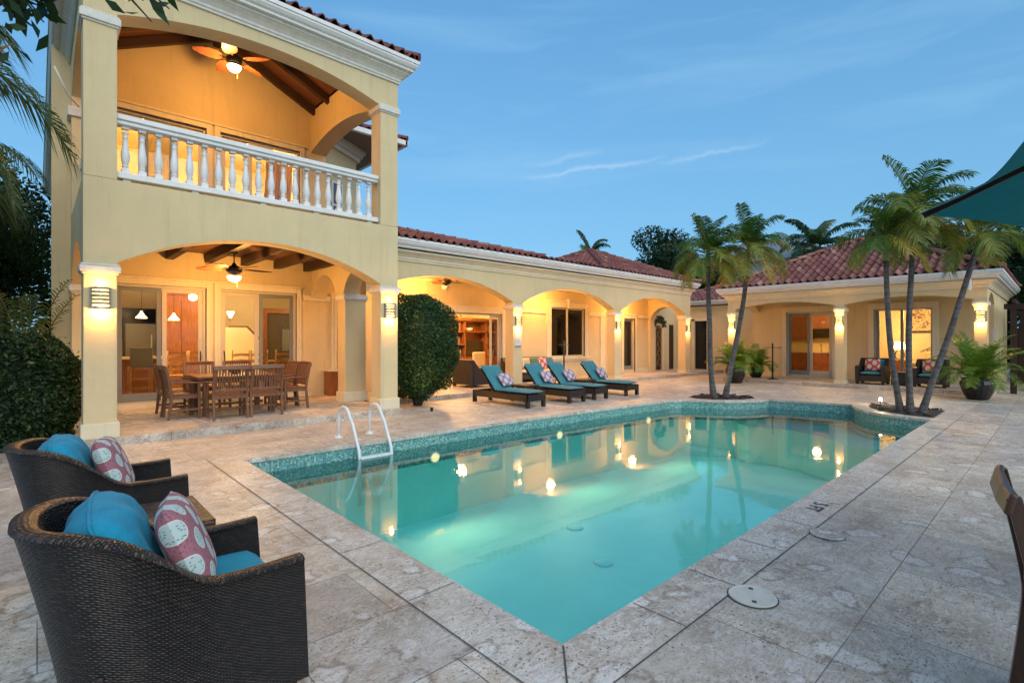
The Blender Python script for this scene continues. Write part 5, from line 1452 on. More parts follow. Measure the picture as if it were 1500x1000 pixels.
MB().path_bar([(-.5,.05,1.78),(.02,.05,1.78),(.58,.05,1.18),(1.2,.05,.93)], .14, .05, (0,1,0)).build('wood_cap', M['cherry'], t, local=True)
t = thing('interior_door', 'brown framed doorway seen through the right screened leaf', 'door', (5.9,17.0,.2))
m = MB(); m.box(-.75,-.60,0,.1,0,2.35); m.box(.60,.75,0,.1,0,2.35); m.box(-.6,.6,0,.1,2.2,2.35); m.build('door_frame', M['cherry'], t, local=True)
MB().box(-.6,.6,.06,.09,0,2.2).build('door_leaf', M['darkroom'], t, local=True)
MB().box(-.14,.12,.03,.055,1.0,1.7).build('hanging_picture', M['greyframe'], t, local=True)
t = thing('wall_television', 'dark flat television on the indoor wall behind the bar stool', 'television', (2.05,18.9,1.6))
MB().box(-.6,.6,-.06,0,0,.9).build('screen', M['backdark'], t, local=True, bevel=.01)
t = thing('corner_bench', 'reddish wooden bench cabinet under the porch window', 'cabinet', (5.72,12.95,.12))
MB().box(-.22,.3,-.2,.2,0,.62).build('carcass', M['cherry'], t, local=True); MB().box(-.25,.33,-.23,.22,.621,.66).build('top', M['stucco2'], t, local=True)
# living room
t = thing('bookcase', 'large orange brown bookcase with television niche in the open living room', 'bookcase', (12.75,16.0,.13))
m = MB(); 
for x in (-1.1,-.58,.50,1.06): m.box(x,x+.05,-.22,.22,.0,2.18)
for (a,b,z) in ((-1.1,1.11,.72),(-1.1,1.11,1.72),(-1.1,-.55,1.22),(.52,1.11,1.22),(-1.1,1.11,2.14)): m.box(a,b,-.22,.22,z,z+.045)
m.box(-1.08,1.09,.18,.22,0,2.18); m.build('shelving', M['cherry'], t, local=True)
m = MB(); m.box(-1.09,1.10,-.225,.17,.03,.72); m.build('base_cupboard', M['cherry'], t, local=True)
m = MB(); m.box(-1.16,1.17,-.28,.24,2.186,2.28); m.build('crown_moulding', M['cherry'], t, local=True)
m = MB()
for k in range(5): m.box(-1.04+.43*k,-1.04+.43*k+.39,-.245,-.226,.08,.68)
m.build('cupboard_door', M['cherry'], t, local=True, bevel=.008)
t = thing('television', 'dark television in the centre of the bookcase', 'television', (12.73,15.95,.90)); MB().box(-.42,.42,-.06,.0,0,.62).build('screen', M['backdark'], t, local=True, bevel=.008); MB().box(-.15,.15,-.08,.06,-.01,0.0).build('foot', M['darkmetal'], t, local=True)
t = thing('fruit_bowl', 'white bowl of green leaves on the upper bookcase shelf', 'bowl', (12.5,15.95,1.895))
MB().lathe([(.06,0),(.13,.04),(.17,.13),(.15,.13),(.10,.05)], n=18).build('bowl', M['white'], t, local=True, smooth=True)
m = MB(); rr = random.Random(8)
for k in range(30):
    a = rr.uniform(0,2*PI); r = rr.uniform(.02,.3); m.tube([(0,0,.1),(r*math.cos(a),r*math.sin(a)*.5,.08+rr.uniform(.0,.14))], .012, 4)
m.build('leaves', simple('dark_leaves_plain', (.05,.10,.03), .6), t, local=True)
rr = random.Random(11)
bmats = [simple('book_cover', c, .6) for c in ((.3,.12,.06),(.5,.42,.3),(.12,.16,.2),(.45,.3,.14),(.2,.08,.06))]
for (x0, z, n_) in ((-1.02,.765,7),(-1.02,1.265,6),(-1.0,1.765,6),(.60,.765,8),(.60,1.265,7),(.62,1.765,6)):
    x = 12.75 + x0
    for k in range(n_):
        w = rr.uniform(.03,.06); h = rr.uniform(.2,.34)
        o = MB().box(0,w-.003,0,.16,0,h).build('book', bmats[rr.randrange(5)]); o.location = (x, 15.86, .13+z+.001)
        tag(o, 'book standing in a row on the bookcase shelves', 'book', 'books on the bookcase'); x += w
t = thing('dining_armchair', 'cream upholstered armchair in front of the bookcase', 'armchair', (11.95,14.9,.13))
MB().box(-.28,.28,-.30,-.18,.40,.98).build('padded_back', M['cream_fabric'], t, local=True, bevel=.04); MB().box(-.28,.28,-.18,.28,.28,.46).build('seat', M['cream_fabric'], t, local=True, bevel=.04)
for x in (-.24,.24):
    for y in (-.24,.24): MB().box(x-.02,x+.02,y-.02,y+.02,0,.29).build('leg', M['cherry'], t, local=True)
t = thing('boat_shaped_fan', 'ceiling fan simplified to a hanging boat shape above the bookcase', 'ornament', (12.1,15.2,2.58))  # spinning ceiling fan, drawn as a boat-like body on a cord
MB().prism([(-.34,.05),(-.2,-.03),(.2,-.03),(.34,.05),(.2,.02),(-.2,.02)], 'y', -.05, .05).build('fan_body', M['cherry'], t, local=True)
MB().tube([(0,0,.0),(0,0,.42)], .006, 5).build('cord', M['darkmetal'], t, local=True)
# cottage rooms
t = thing('bed', 'cream bed with iron headboard inside the cottage bedroom', 'bed', (24.0,3.0,.14))
MB().box(-.9,1.1,-.9,.75,.25,.62).build('mattress', M['cream_fabric'], t, local=True, bevel=.06)
for y in (-.45,.3): MB().box(.75,1.05,y-.32,y+.32,.62,.98).build('pillow', M['cream_fabric'], t, local=True, bevel=.08)
m = MB(); m.tube([(1.2,-.95+1.7*k/16,.95+.32*math.sin(PI*k/16)) for k in range(17)], .016, 6)
for k in range(1,16): m.tube([(1.2,-.95+1.7*k/16,.3),(1.2,-.95+1.7*k/16,.95+.32*math.sin(PI*k/16))], .008, 5)
m.build('headboard', M['darkmetal'], t, local=True)
t = thing('framed_picture', 'dark framed picture of brown leafy print over the cottage bed', 'picture', (25.27,3.55,2.33))
m = MB(); m.box(-.04,0,-.56,.56,.42,.5); m.box(-.04,0,-.56,.56,-.5,-.42); m.box(-.04,0,-.56,-.48,-.42,.42); m.box(-.04,0,.48,.56,-.42,.42); m.build('frame', M['beam'], t, local=True)
mt, nt, b = new_mat('leafy_print'); v = coords(nt, 'Object'); nn = noise(nt, v, 7, 3, .6, 1.5)
nt.links.new(ramp(nt, nn, [(.5, (.62,.48,.25)), (.56, (.16,.08,.03))]), b.inputs['Base Color'])
MB().box(-.02,-.012,-.48,.48,-.42,.42).build('print', mt, t, local=True)
t = thing('bedside_table', 'small wooden bedside table inside the cottage window', 'bedside table', (24.6,4.30,.14)); MB().box(-.25,.25,-.25,.25,0,.6).build('cabinet', M['cherry'], t, local=True, bevel=.01); MB().box(-.27,.27,-.27,.27,.601,.63).build('top', M['cherry'], t, local=True)
t = thing('table_lamp', 'lit table lamp with open drop shaped base in the cottage window', 'table lamp', (24.6,4.30,.77))
MB().tube([(0,.15*math.sin(a)*(1 if abs(a-PI)>.01 else 1),.20-.18*math.cos(a)+.03*(abs(a-PI)<.6)) for a in [2*PI*k/20 for k in range(21)]], .018, 6).build('ring_base', M['darkmetal'], t, local=True, smooth=True)
MB().lathe([(.12,.42),(.20,.42),(.14,.72),(.13,.72)], n=20, caps=False).build('lamp_shade', M['shade'], t, local=True, smooth=True)
lamp((0,0,.60), 14, WARM, .08, t)
t = thing('kitchenette', 'cherry wood kitchenette with sink and pale backsplash inside the cottage', 'kitchenette', (25.0,6.9,.14))
MB().box(-.3,.28,-1.3,1.4,0,.86).build('base_cupboard', M['cherry'], t, local=True); MB().box(-.34,.28,-1.32,1.42,.861,.90).build('counter_top', M['capstone'], t, local=True)
m = MB(); m.box(0,.28,-1.3,-.25,1.45,2.6); m.box(0,.28,.55,1.4,1.45,2.6); m.box(0,.28,-.25,.55,1.9,2.6); m.build('wall_cupboard', M['cherry'], t, local=True, bevel=.006)
MB().box(-.08,.28,-.24,.54,1.5,1.88).build('microwave', M['backdark'], t, local=True)
MB().tube([(-.1,.2,.9),(-.1,.2,1.2),(-.2,.2,1.24),(-.24,.2,1.15)], .012, 6).build('tap', M['darkmetal'], t, local=True)
t = thing('wall_television', 'small dark television on the cottage room wall beside the kitchenette', 'television', (24.9,5.50,1.25)); MB().box(-.35,.35,-.1,-.02,0,.8).build('screen', M['backdark'], t, local=True)
# upper room: pink drape, bed end, lamp
t = thing('balcony_room_curtain', 'pale pink curtain gathered inside the balcony doors', 'curtain', (4.55,13.9,3.95))
MB().grid(lambda a, b: (-.25-.25*(1-b)**2+.65*a, .04*math.sin(a*30), 2.2*b), 60, 8).build('drape', simple('pink_drape', (.55,.42,.42), .9), t, local=True, smooth=True)
t = thing('balcony_room_dresser', 'dark wooden dresser inside the balcony doors', 'dresser', (3.9,15.2,3.95)); MB().box(-.6,.6,-.25,.25,0,1.1).build('carcass', M['cherry'], t, local=True, bevel=.01); MB().box(-.64,.64,-.28,.28,1.101,1.14).build('top', M['cherry'], t, local=True)
t = thing('balcony_room_lamp', 'lit lamp seen low between the left balusters', 'lamp', (1.75,15.0,5.0)); MB().lathe([(.05,0),(.14,.02),(.14,.10),(.05,.12)], n=16).build('lamp_shade', M['shade'], t, local=True, smooth=True)
MB().tube([(0,0,-1.05),(0,0,0)], .015, 6).build('lamp_stem', M['darkmetal'], t, local=True)

# ================================================================== PLANTS
def leaf_quads(C, Nn, size, aspect=.45, seed=0, fold=.25, hang=0):
    """C (n,3) centres, Nn (n,3) outward normals -> rhombus leaves"""
    r = np.random.default_rng(seed); n = len(C)
    d = r.normal(size=(n,3)) + Nn*.6; d[:,2] -= hang; d /= np.linalg.norm(d, axis=1, keepdims=True)
    nn = Nn + r.normal(size=(n,3))*.55; nn /= np.linalg.norm(nn, axis=1, keepdims=True)
    s = np.cross(d, nn); s /= np.linalg.norm(s, axis=1, keepdims=True)+1e-9
    u = np.cross(s, d)
    L = (size*(.6+.8*r.random(n)))[:,None]
    a = C - d*L*.5; t = C + d*L*.5; m1 = C + s*L*aspect*.5 + u*L*fold*.3; m2 = C - s*L*aspect*.5 + u*L*fold*.3
    V = np.stack([a, m1, t, m2], 1).reshape(-1,3)
    F = np.arange(4*n).reshape(n,4); return V, F
def leaf_cloud(name, mat, parent, C, Nn, size, tint=None, seed=0, **kw):
    V, F = leaf_quads(C, Nn, size, seed=seed, **kw)
    r = np.random.default_rng(seed+5)
    if tint is None: tint = np.clip(r.normal(.42,.24,len(C)), 0, 1)
    return np_mesh(name, V, F, mat, parent, tint)
def blob_shell(c, rad, n, seed, thick=.16, expo=2.0, bottom=-1):
    """points near the surface of a super-ellipsoid with lumpy radius"""
    r = np.random.default_rng(seed); d = r.normal(size=(n*2,3)); d /= np.linalg.norm(d, axis=1, keepdims=True)
    d = d[d[:,2] > bottom][:n]
    k = (np.abs(d)**expo).sum(1)**(-1/expo)
    lump = 1 + .05*np.sin(d[:,0]*7+seed)*np.cos(d[:,1]*6+1) + .04*np.sin(d[:,2]*11+d[:,0]*5)
    rr = k*lump*(1 - thick*r.random(len(d))**1.5)*(1 + .09*(r.random(len(d)) > .985))
    P_ = d*rr[:,None]*np.array(rad) + np.array(c); return P_, d
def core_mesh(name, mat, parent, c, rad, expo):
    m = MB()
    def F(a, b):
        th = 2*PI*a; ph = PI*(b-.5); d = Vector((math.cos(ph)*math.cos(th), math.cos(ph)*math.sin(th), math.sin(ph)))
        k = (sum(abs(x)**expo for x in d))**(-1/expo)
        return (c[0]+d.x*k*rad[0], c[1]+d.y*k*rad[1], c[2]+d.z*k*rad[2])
    m.grid(F, 28, 16); m.hascol = True; m.col = [.05]*len(m.f); return m.build(name, mat, parent, smooth=True)  # near-darkest leaf tint on the solid core imitates shade inside the bush
# round topiary between the porch column and the arcade
t = thing('topiary_bush', 'tall round topped clipped ficus bush between porch column and loungers', 'bush', (6.62,10.42,0))
C, Nn = blob_shell((6.62,10.42,1.42), (.90,.90,1.22), 30000, 1, .14, 2.5)
leaf_cloud('foliage', M['ficus'], t, C, Nn, .058, seed=2)
core_mesh('inner_shade_core', M['ficus'], t, (6.62,10.42,1.42), (.77,.77,1.06), 2.5)
m = MB(); rr = random.Random(2)
for k in range(9):
    a = rr.uniform(0,2*PI); m.tube([(6.62+.08*math.cos(a),10.42+.08*math.sin(a),0),(6.62+.25*math.cos(a),10.42+.25*math.sin(a),.5),(6.62+.5*math.cos(a),10.42+.5*math.sin(a),1.0)], [.03,.022,.015], 6)
m.build('trunk', M['bark'], t, smooth=True)
# squat clipped hedge left of the house
t = thing('clipped_hedge_bush', 'wide dark clipped bush beside the left corner column', 'bush', (-.45,10.75,0))
C, Nn = blob_shell((-.48,10.7,.74), (1.0,.93,.93), 34000, 4, .14, 3.2)
leaf_cloud('foliage', M['hedge'], t, C, Nn, .072, seed=3)
core_mesh('inner_shade_core', M['hedge'], t, (-.48,10.7,.74), (.86,.80,.79), 3.2)
m = MB()
for k in range(7):
    a = rr.uniform(0,2*PI); m.tube([(-.45+.1*math.cos(a),10.75+.1*math.sin(a),0),(-.45+.5*math.cos(a),10.75+.5*math.sin(a),.5)], .02, 6)
m.build('trunk', M['bark'], t)

def frond(base, az, elev, length, droop, nl=34, ll=.42, wind=(0,0,0), seed=0, vee=.5, w=.014, hangl=.35):
    """returns leaflet verts/faces plus rachis points. Pinnate frond arching out from base."""
    r = random.Random(seed); pts = []; p = Vector(base); el = elev
    n = 16; st = length/n; wd = Vector(wind)
    d = Vector((math.cos(az)*math.cos(el), math.sin(az)*math.cos(el), math.sin(el)))
    for i in range(n+1):
        pts.append(p.copy()); q = i/n
        d = (d + Vector((0,0,-droop*(.35+q)/n*2.2)) + wd*(q/n)).normalized(); p = p + d*st
    V = []; F = []
    for i in range(nl):
        q = .16 + .84*(i+.5)/nl; f = q*n; k = min(int(f), n-1); o = pts[k].lerp(pts[k+1], f-k); tan = (pts[k+1]-pts[k]).normalized()
        side = tan.cross(Vector((0,0,1)))
        if side.length < .05: side = Vector((1,0,0))
        side.normalize(); up = side.cross(tan)
        L = ll*(math.sin(PI*(.12+.80*q))**.6)*r.uniform(.85,1.12)
        for s in (-1, 1):
            dd = (side*s*1.0 + tan*r.uniform(.55,.9) + up*vee*r.uniform(.2,1) + wd*.4).normalized()
            m1 = o + dd*L*.5 + Vector((0,0,-hangl*L*.18)); t1 = o + dd*L*.9 + Vector((0,0,-hangl*L*r.uniform(.6,1.15)))
            wv = tan*w*r.uniform(.8,1.2)
            b = len(V); V += [o-wv*.5, o+wv*.5, m1+wv, m1-wv, t1]
            F += [(b, b+1, b+2, b+3), (b+3, b+2, b+4, b+4)]
    return V, F, pts
def fronds_mesh(name, mat, parent, specs, seed=0, stem=None, stemname='frond_stalks', srad=.014):
    r = random.Random(seed); V = []; Q = []; T = []; tint = []; sm = MB()
    for kw in specs:
        base_t = kw.pop('tint', r.uniform(.2,.8)); v, f, pts = frond(**kw); b = len(V); V += [tuple(p) for p in v]
        for q in f:
            if q[2] == q[3]: Q.append((b+q[0], b+q[1], b+q[2], b+q[2]))
            else: Q.append(tuple(b+k for k in q))
            tint.append(min(1, max(0, base_t + r.gauss(0,.12))))
        sm.tube(pts, [srad*(1-.75*i/len(pts)) for i in range(len(pts))], 5, caps=False)
    m = MB(); off = V
    fs = []; 
    for q in Q: fs.append(q[:3] if q[2] == q[3] else q)
    m.v = off; m.f = fs; m.uv = [[(0,0)]*len(f) for f in fs]; m.col = tint; m.hascol = True
    o = m.build(name, mat, parent)
    sm.col = [.75]*len(sm.f); sm.hascol = True
    sm.build(stemname, mat, o if parent is None else parent, smooth=True)
    return o
WIND = (.55,-.55,-.1)
def palm(label, pts, rad, crown_n, flen, seed, shaft=.5, group='palms growing at the pool edge', wind=WIND, ll=.46, droopk=1.0, lowdroop=True):
    """pts: trunk centreline from ground to crown base"""
    t = thing('palm_tree', label, 'palm tree', pts[0], 0, group)
    P_ = [Vector(p) for p in pts]; fine = []
    for i in range(len(P_)-1):
        for k in range(8):
            q = k/8; p0 = P_[max(i-1,0)]; p1 = P_[i]; p2 = P_[i+1]; p3 = P_[min(i+2,len(P_)-1)]
            fine.append(.5*((2*p1)+(-p0+p2)*q+(2*p0-5*p1+4*p2-p3)*q*q+(-p0+3*p1-3*p2+p3)*q**3))
    fine.append(P_[-1]); n = len(fine)
    rr_ = [rad*(1.35-.35*min(1,i/(n*.12))) * (1-.3*i/n) for i in range(n)]
    ks = int(n*(1-shaft/ max(.1,(P_[-1]-P_[0]).length)))
    tr = MB().tube(fine[:ks+1], rr_[:ks+1], 12).build('trunk', M['palmtrunk'], t, smooth=True)
    cs = fine[ks:]; m = len(cs)
    MB().tube(cs, [rr_[ks]*(1.12-.45*(i/m)) for i in range(m)], 12).build('crownshaft', M['crownshaft'], t, smooth=True)
    r = random.Random(seed); top = P_[-1]; specs = []
    for i in range(crown_n):
        q = i/crown_n; az = i*2.4 + r.uniform(-.3,.3); el = R(78) - q*R(80) + r.uniform(-.12,.12)
        specs.append(dict(base=tuple(top+Vector((0,0,-.02-.10*q))), az=az, elev=el, length=flen*r.uniform(.85,1.1), droop=(.75+.75*q)*droopk, ll=ll, nl=58, wind=wind,
                          seed=seed*50+i, tint=min(1, .3+.6*q+r.uniform(-.2,.2)), w=.013, hangl=.5))
    fronds_mesh('crown', M['palmleaf'], t, specs, seed)
    return t
palm('slender palm tree leaning slightly left in the left bed, trunk nearest the arcade', [(13.09,6.26,.0),(13.02,6.32,1.0),(13.01,6.33,1.9),(12.97,6.36,3.0),(12.98,6.36,3.85)], .075, 21, 1.10, 1, ll=.42)
palm('slender palm tree leaning right in the left bed, crossing in front of the cottage corner', [(13.41,6.1,.0),(13.52,5.98,.9),(13.68,5.85,1.88),(13.80,5.74,2.9),(13.88,5.67,4.0)], .072, 21, 1.18, 2, ll=.44)
palm('palm tree in the right bed whose trunk bends left, lowest crown of the three', [(13.55,2.35,.0),(13.42,2.43,.75),(13.33,2.5,1.6),(13.27,2.54,2.6),(13.26,2.56,3.75)], .064, 16, .95, 3, ll=.40)
palm('palm tree in the right bed with the straight middle trunk and tallest crown', [(13.52,2.18,.0),(13.50,2.20,.9),(13.49,2.20,1.9),(13.53,2.16,3.1),(13.59,2.11,4.30)], .064, 19, 1.25, 4, ll=.46)
palm('palm tree in the right bed leaning far right under the teal umbrella', [(13.57,2.0,.0),(13.75,1.83,.75),(13.95,1.63,1.55),(14.22,1.39,2.65),(14.50,1.13,3.85)], .066, 15, 1.05, 5, ll=.42)

# potted areca palms
def potted(label, loc, r_, h, n, fl, seed, tall=1.0):
    t = thing('potted_palm', label, 'potted palm', loc, 0, 'areca palms in dark pots')
    prof = [(r_*.55,0),(r_*.62,.02),(r_*.86,h*.35),(r_,h*.68),(r_*.98,h*.82),(r_*.84,h*.92),(r_*.94,h*.96),(r_*.94,h),(r_*.84,h),(r_*.80,h*.9)]
    MB().lathe(prof, n=64, flute=.018, nfl=16).build('pot', M['ceramic'], t, local=True, smooth=True)
    MB().lathe([(.001,h*.9),(r_*.82,h*.9)], n=20, caps=False).build('soil', M['soil'], t, local=True)
    r = random.Random(seed); specs = []
    for i in range(n):
        az = r.uniform(0,2*PI); el = R(r.uniform(38,86)); b = (loc[0]+.10*math.cos(az), loc[1]+.10*math.sin(az), loc[2]+h*.9)
        specs.append(dict(base=b, az=az, elev=el, length=fl*r.uniform(.65,1.1), droop=r.uniform(.7,1.5), ll=.30, nl=34, seed=seed*90+i, tint=r.uniform(.45,1.0), w=.012, hangl=.3))
    fronds_mesh('fronds', M['areca'], t, specs, seed, srad=.011)
    return t
potted('areca palm in a fluted black pot at the right corner of the cottage', (18.02,1.50,0), .36,.56, 46, 1.30, 1)
potted('areca palm in a dark pot at the left corner of the cottage behind crossing palms', (18.55,8.05,0), .34,.62, 40, 1.15, 2)
potted('smaller areca palm in a dark pot on the cottage porch left end', (20.2,8.0,.12), .28,.42, 26, .9, 3)

# broadleaf trees
def tree(label, loc, h, crown, n, size, seed, mat, group=None, nclump=16, trunk_r=.16, name='broadleaf_tree'):
    t = thing(name, label, 'tree', loc, 0, group); r = random.Random(seed); x, y, z = loc
    cz = h - crown[2]; m = MB()
    m.tube([(x,y,z-.1),(x+.1,y,cz*.5),(x-.05,y+.1,cz)], [trunk_r,trunk_r*.8,trunk_r*.6], 9)
    Cs = []; Ns = []
    for k in range(nclump):
        d = Vector((r.gauss(0,1), r.gauss(0,1), r.gauss(.15,.9))).normalized(); q = r.uniform(.45,1)
        c = Vector((x+d.x*crown[0]*q*.8, y+d.y*crown[1]*q*.8, cz+d.z*crown[2]*q*.8)); cr = r.uniform(.28,.48)
        m.tube([(x,y,cz*.75),tuple(Vector((x,y,cz)).lerp(c,.5)),tuple(c)], [trunk_r*.4,trunk_r*.25,.02], 5)
        P_, D_ = blob_shell(c, (crown[0]*cr,crown[1]*cr,crown[2]*cr*.8), n//nclump, seed*40+k, .55)
        Cs.append(P_); Ns.append(D_)
    m.build('trunk', M['bark'], t, smooth=True)
    rg = np.random.default_rng(seed); tn = np.concatenate([np.clip(rg.normal(r.uniform(.2,.7),.16,len(c)),0,1) for c in Cs])
    leaf_cloud('crown', mat, t, np.concatenate(Cs), np.concatenate(Ns), size, tint=tn, seed=seed, aspect=.5)
    return t
gb = 'broadleaf trees behind the houses'
tree('dense dark broadleaf tree behind the arcade roof and left palms', (33.5,20.0,0), 9.6, (3.3,3.3,2.9), 16000, .24, 21, M['darkleaf'], gb, 22)
tree('dark tree left of the pale neighbouring house', (36.5,18.5,0), 8.0, (2.6,2.6,3.2), 12000, .24, 22, M['darkleaf'], gb)
for k, (x, y, h, c, lb) in enumerate(((33,4.6,7.4,3.4,'dark tree directly behind the cottage roof on its right half'),(33,.2,7.8,3.6,'dark tree behind the right end of the cottage roof'),(30,-2.5,7.2,3.4,'dark tree at the far right beyond the pergola'),(27.5,-4.0,5.5,3.0,'dark tree at the right edge beyond the umbrella'),(37,8.6,7.3,3.0,'dark tree behind the peak of the cottage roof'))):
    tree(lb, (x,y,0), h, (c,c,h*.42), 12000, .22, 30+k, M['darkleaf'], gb, 18)
gl_ = 'dark garden trees left of the house'
for k, (x, y, h, c, lb) in enumerate(((-1.05,16.5,6.8,(1.6,2.4,3.3),'tall dark tree close to the left side of the house'),(-3.9,15.5,6.4,(2.4,2.4,3.0),'dark tree at the left edge behind the clipped bush'),(-2.9,21.5,8.0,(3.0,2.6,3.6),'dark tree farther back on the left'))):
    tree(lb, (x,y,0), h, c, 15000, .13, 40+k, M['darkleaf'], gl_, 20)
# dense shrubs low on the left, warm lit palm fan between
for k, (x, y, h, lb) in enumerate(((-2.6,12.6,3.4,'dark shrub at the left edge beside the clipped bush'),(-.55,14.9,4.2,'dark shrub growing against the left side of the house'))):
    t = thing('garden_shrub', lb, 'shrub', (x,y,0), 0, 'dark shrubs on the left')
    C, Nn = blob_shell((x,y,h*.5), (1.1,1.1,h*.52), 9000, 60+k, .4, 2.2); leaf_cloud('foliage', M['darkleaf'], t, C, Nn, .11, seed=60+k)
    MB().tube([(x,y,0),(x,y,h*.6)], .05, 6).build('trunk', M['bark'], t)
t = thing('young_palm', 'young palm with upright yellow green stalks behind the clipped bush', 'palm', (-.25,12.9,0))
r = random.Random(3)
fronds_mesh('fronds', M['coconut'], t, [dict(base=(-.25+r.uniform(-.2,.2),12.9+r.uniform(-.2,.2),.9), az=r.uniform(0,2*PI), elev=R(r.uniform(55,85)), length=r.uniform(1.2,1.9), droop=r.uniform(.4,.9), ll=.34, nl=26, seed=700+i, tint=r.uniform(.3,.9)) for i in range(9)], 3, srad=.02)
MB().tube([(-.25,12.9,0),(-.25,12.9,.95)], .09, 8).build('trunk', M['palmtrunk'], t)
t = thing('garden_spotlight', 'hidden uplight warming the young palm behind the clipped bush', 'garden light', (-.15,12.2,.0))
MB().lathe([(.001,.0),(.03,.0),(.038,.08),(.025,.085),(.001,.07)], n=14).build('lamp_head', M['darkmetal'], t, local=True, smooth=True)
lamp((0,0,1.0), 3, (1,.6,.2), .06, t)
# coconut palms
def coconut(label, base, top, n, fl, seed, wind, tr=.14, ll=.75, nl=60, lw=.03, elo=85, grp='coconut palms beyond the houses'):
    t = thing('coconut_palm', label, 'palm tree', base, 0, grp)
    b = Vector(base); p = Vector(top); mid = b.lerp(p,.5)+Vector((.2,.1,0))
    MB().tube([b, mid, p], [tr*1.2,tr,tr*.8], 10).build('trunk', M['palmtrunk'], t, smooth=True)
    r = random.Random(seed); specs = []
    for i in range(n):
        q = i/n; specs.append(dict(base=tuple(p), az=i*2.4+r.uniform(-.2,.2), elev=R(74)-q*R(elo), length=fl*r.uniform(.85,1.1), droop=.9+.7*q, ll=ll, nl=nl, wind=wind, seed=seed*60+i, tint=r.uniform(.1,.8), w=lw, hangl=.7))
    fronds_mesh('crown', M['coconut'], t, specs, seed, srad=.03)
    return t
coconut('wind blown coconut palm far behind the arcade roof', (25.6,20.3,0), (25.5,20.2,6.9), 12, 1.7, 71, (1.0,-1.2,0), ll=.5, nl=44)
coconut('coconut palm rising behind the left slope of the cottage roof', (38.0,11.2,0), (37.9,11.1,7.5), 13, 3.0, 72, (.2,-.3,0), elo=60, lw=.05)
coconut('coconut palm behind the peak of the cottage roof', (36.5,6.2,0), (36.5,6.2,7.6), 13, 2.8, 73, (.5,-.6,0))
coconut('coconut palm with drooping fronds crossing the upper left corner', (-2.0,8.0,0), (-1.6,7.6,4.3), 16, 2.1, 74, (.3,-.1,-.1), tr=.13, ll=.60, nl=110, lw=.012, grp='coconut palms on the left')
coconut('coconut palm low on the left beyond the big frond', (-1.9,12.5,0), (-1.7,12.6,4.4), 13, 2.2, 75, (.3,-.2,0), tr=.12, ll=.6, nl=80, lw=.014, grp='coconut palms on the left')
# overhanging broadleaf tree at the upper left
t = thing('overhanging_tree', 'dark leafy branches hanging into the upper left corner above the palm frond', 'tree', (-1.9,3.4,0))
m = MB(); m.tube([(-1.9,3.4,0),(-1.8,3.5,1.8),(-1.3,3.75,3.2),(-.5,4.1,3.85)], [.14,.12,.08,.05], 9)
br = []
rr = random.Random(14)
def branch(a, b, n):
    a = Vector(a); b = Vector(b); c = a.lerp(b,.5)+Vector((0,0,.08)); m.tube([a,c,b], [.02,.012,.004], 5)
    for k in range(n):
        q = (k+.5)/n; p = a.lerp(c,q*2) if q < .5 else c.lerp(b,(q-.5)*2); br.append(p+Vector((rr.gauss(0,.05),rr.gauss(0,.05),rr.gauss(0,.05))))
S0 = Vector((-.5,4.1,3.85))
for e in ((-.0,4.25,3.55),(-.12,4.15,3.7),(.02,3.95,3.6),(.08,4.2,3.62),(-.2,4.2,3.4),(-.05,4.3,3.6),(.05,4.0,3.75),(-.25,4.0,3.6),(-.1,3.7,3.5),(-.4,3.9,3.6),(-.1,4.0,3.35),(.03,4.15,3.45),(-.2,3.8,3.45),(.1,4.3,3.75),(-.3,4.3,3.5),(.0,3.9,3.7),(.12,4.1,3.95),(-.15,4.3,3.2)): branch(S0, e, 60)
for e in ((.42,3.62,3.62),(.57,3.58,3.5),(.66,3.5,3.60),(.50,3.70,3.45),(.60,3.62,3.68)): branch((.0,4.1,4.0), e, 22)
m.build('trunk', M['bark'], t, smooth=True)
C = np.array([tuple(p) for p in br]); Nn = RNG.normal(size=C.shape); Nn[:,2] += .5; Nn /= np.linalg.norm(Nn, axis=1, keepdims=True)
leaf_cloud('crown', M['darkleaf'], t, C, Nn, .115, seed=9, aspect=.42, hang=.8)
for k, (x, y, h, lb) in enumerate(((29.3,.6,4.4,'dark shrub behind the board fence beside the cottage wall'),(29.4,-1.6,4.8,'dark shrub behind the board fence under the pergola roof line'),(29.0,-4.0,4.6,'dark shrub behind the board fence at the far right'))):
    t = thing('garden_shrub', lb, 'shrub', (x,y,0), 0, 'dark shrubs on the right')
    C, Nn = blob_shell((x,y,h*.5), (1.5,1.5,h*.52), 7000, 80+k, .4, 2.4); leaf_cloud('foliage', M['darkleaf'], t, C, Nn, .17, seed=80+k)
    MB().tube([(x,y,0),(x,y,h*.6)], .07, 6).build('trunk', M['bark'], t)
# right side: pergola, fence, post, far furniture
t = thing('timber_pergola', 'dark timber pergola at the right edge beyond the cottage', 'pergola', (22,-.5,0))
for x in (20.6,25.5): MB().box(x,x+.15,-4,1.15,2.45,2.6).build('beam', M['beam'], t)
for k in range(9): MB().box(20.3,26,-3.9+.6*k,-3.83+.6*k,2.61,2.73).build('rafter', M['beam'], t)
for x in (20.68,25.58):
    for y in (-3.9,.95): MB().box(x-.07,x+.07,y-.07,y+.07,0,2.45).build('post', M['beam'], t)
t = thing('board_fence', 'dark vertical board fence behind the pergola', 'fence', (27,-2,0))
m = MB()
for k in range(60): m.box(27.0,27.03,-9+.17*k,-9+.17*k+.155,0,2.0)
m.build('boards', M['beam'], t); 
m = MB(); m.box(27.03,27.08,-9,1.2,.4,.5); m.box(27.03,27.08,-9,1.2,1.5,1.6); m.build('rail', M['beam'], t)
m = MB()
ot = thing('round_patio_table', 'dark round patio table under the pergola at the right edge', 'table', (22.4,.3,0))
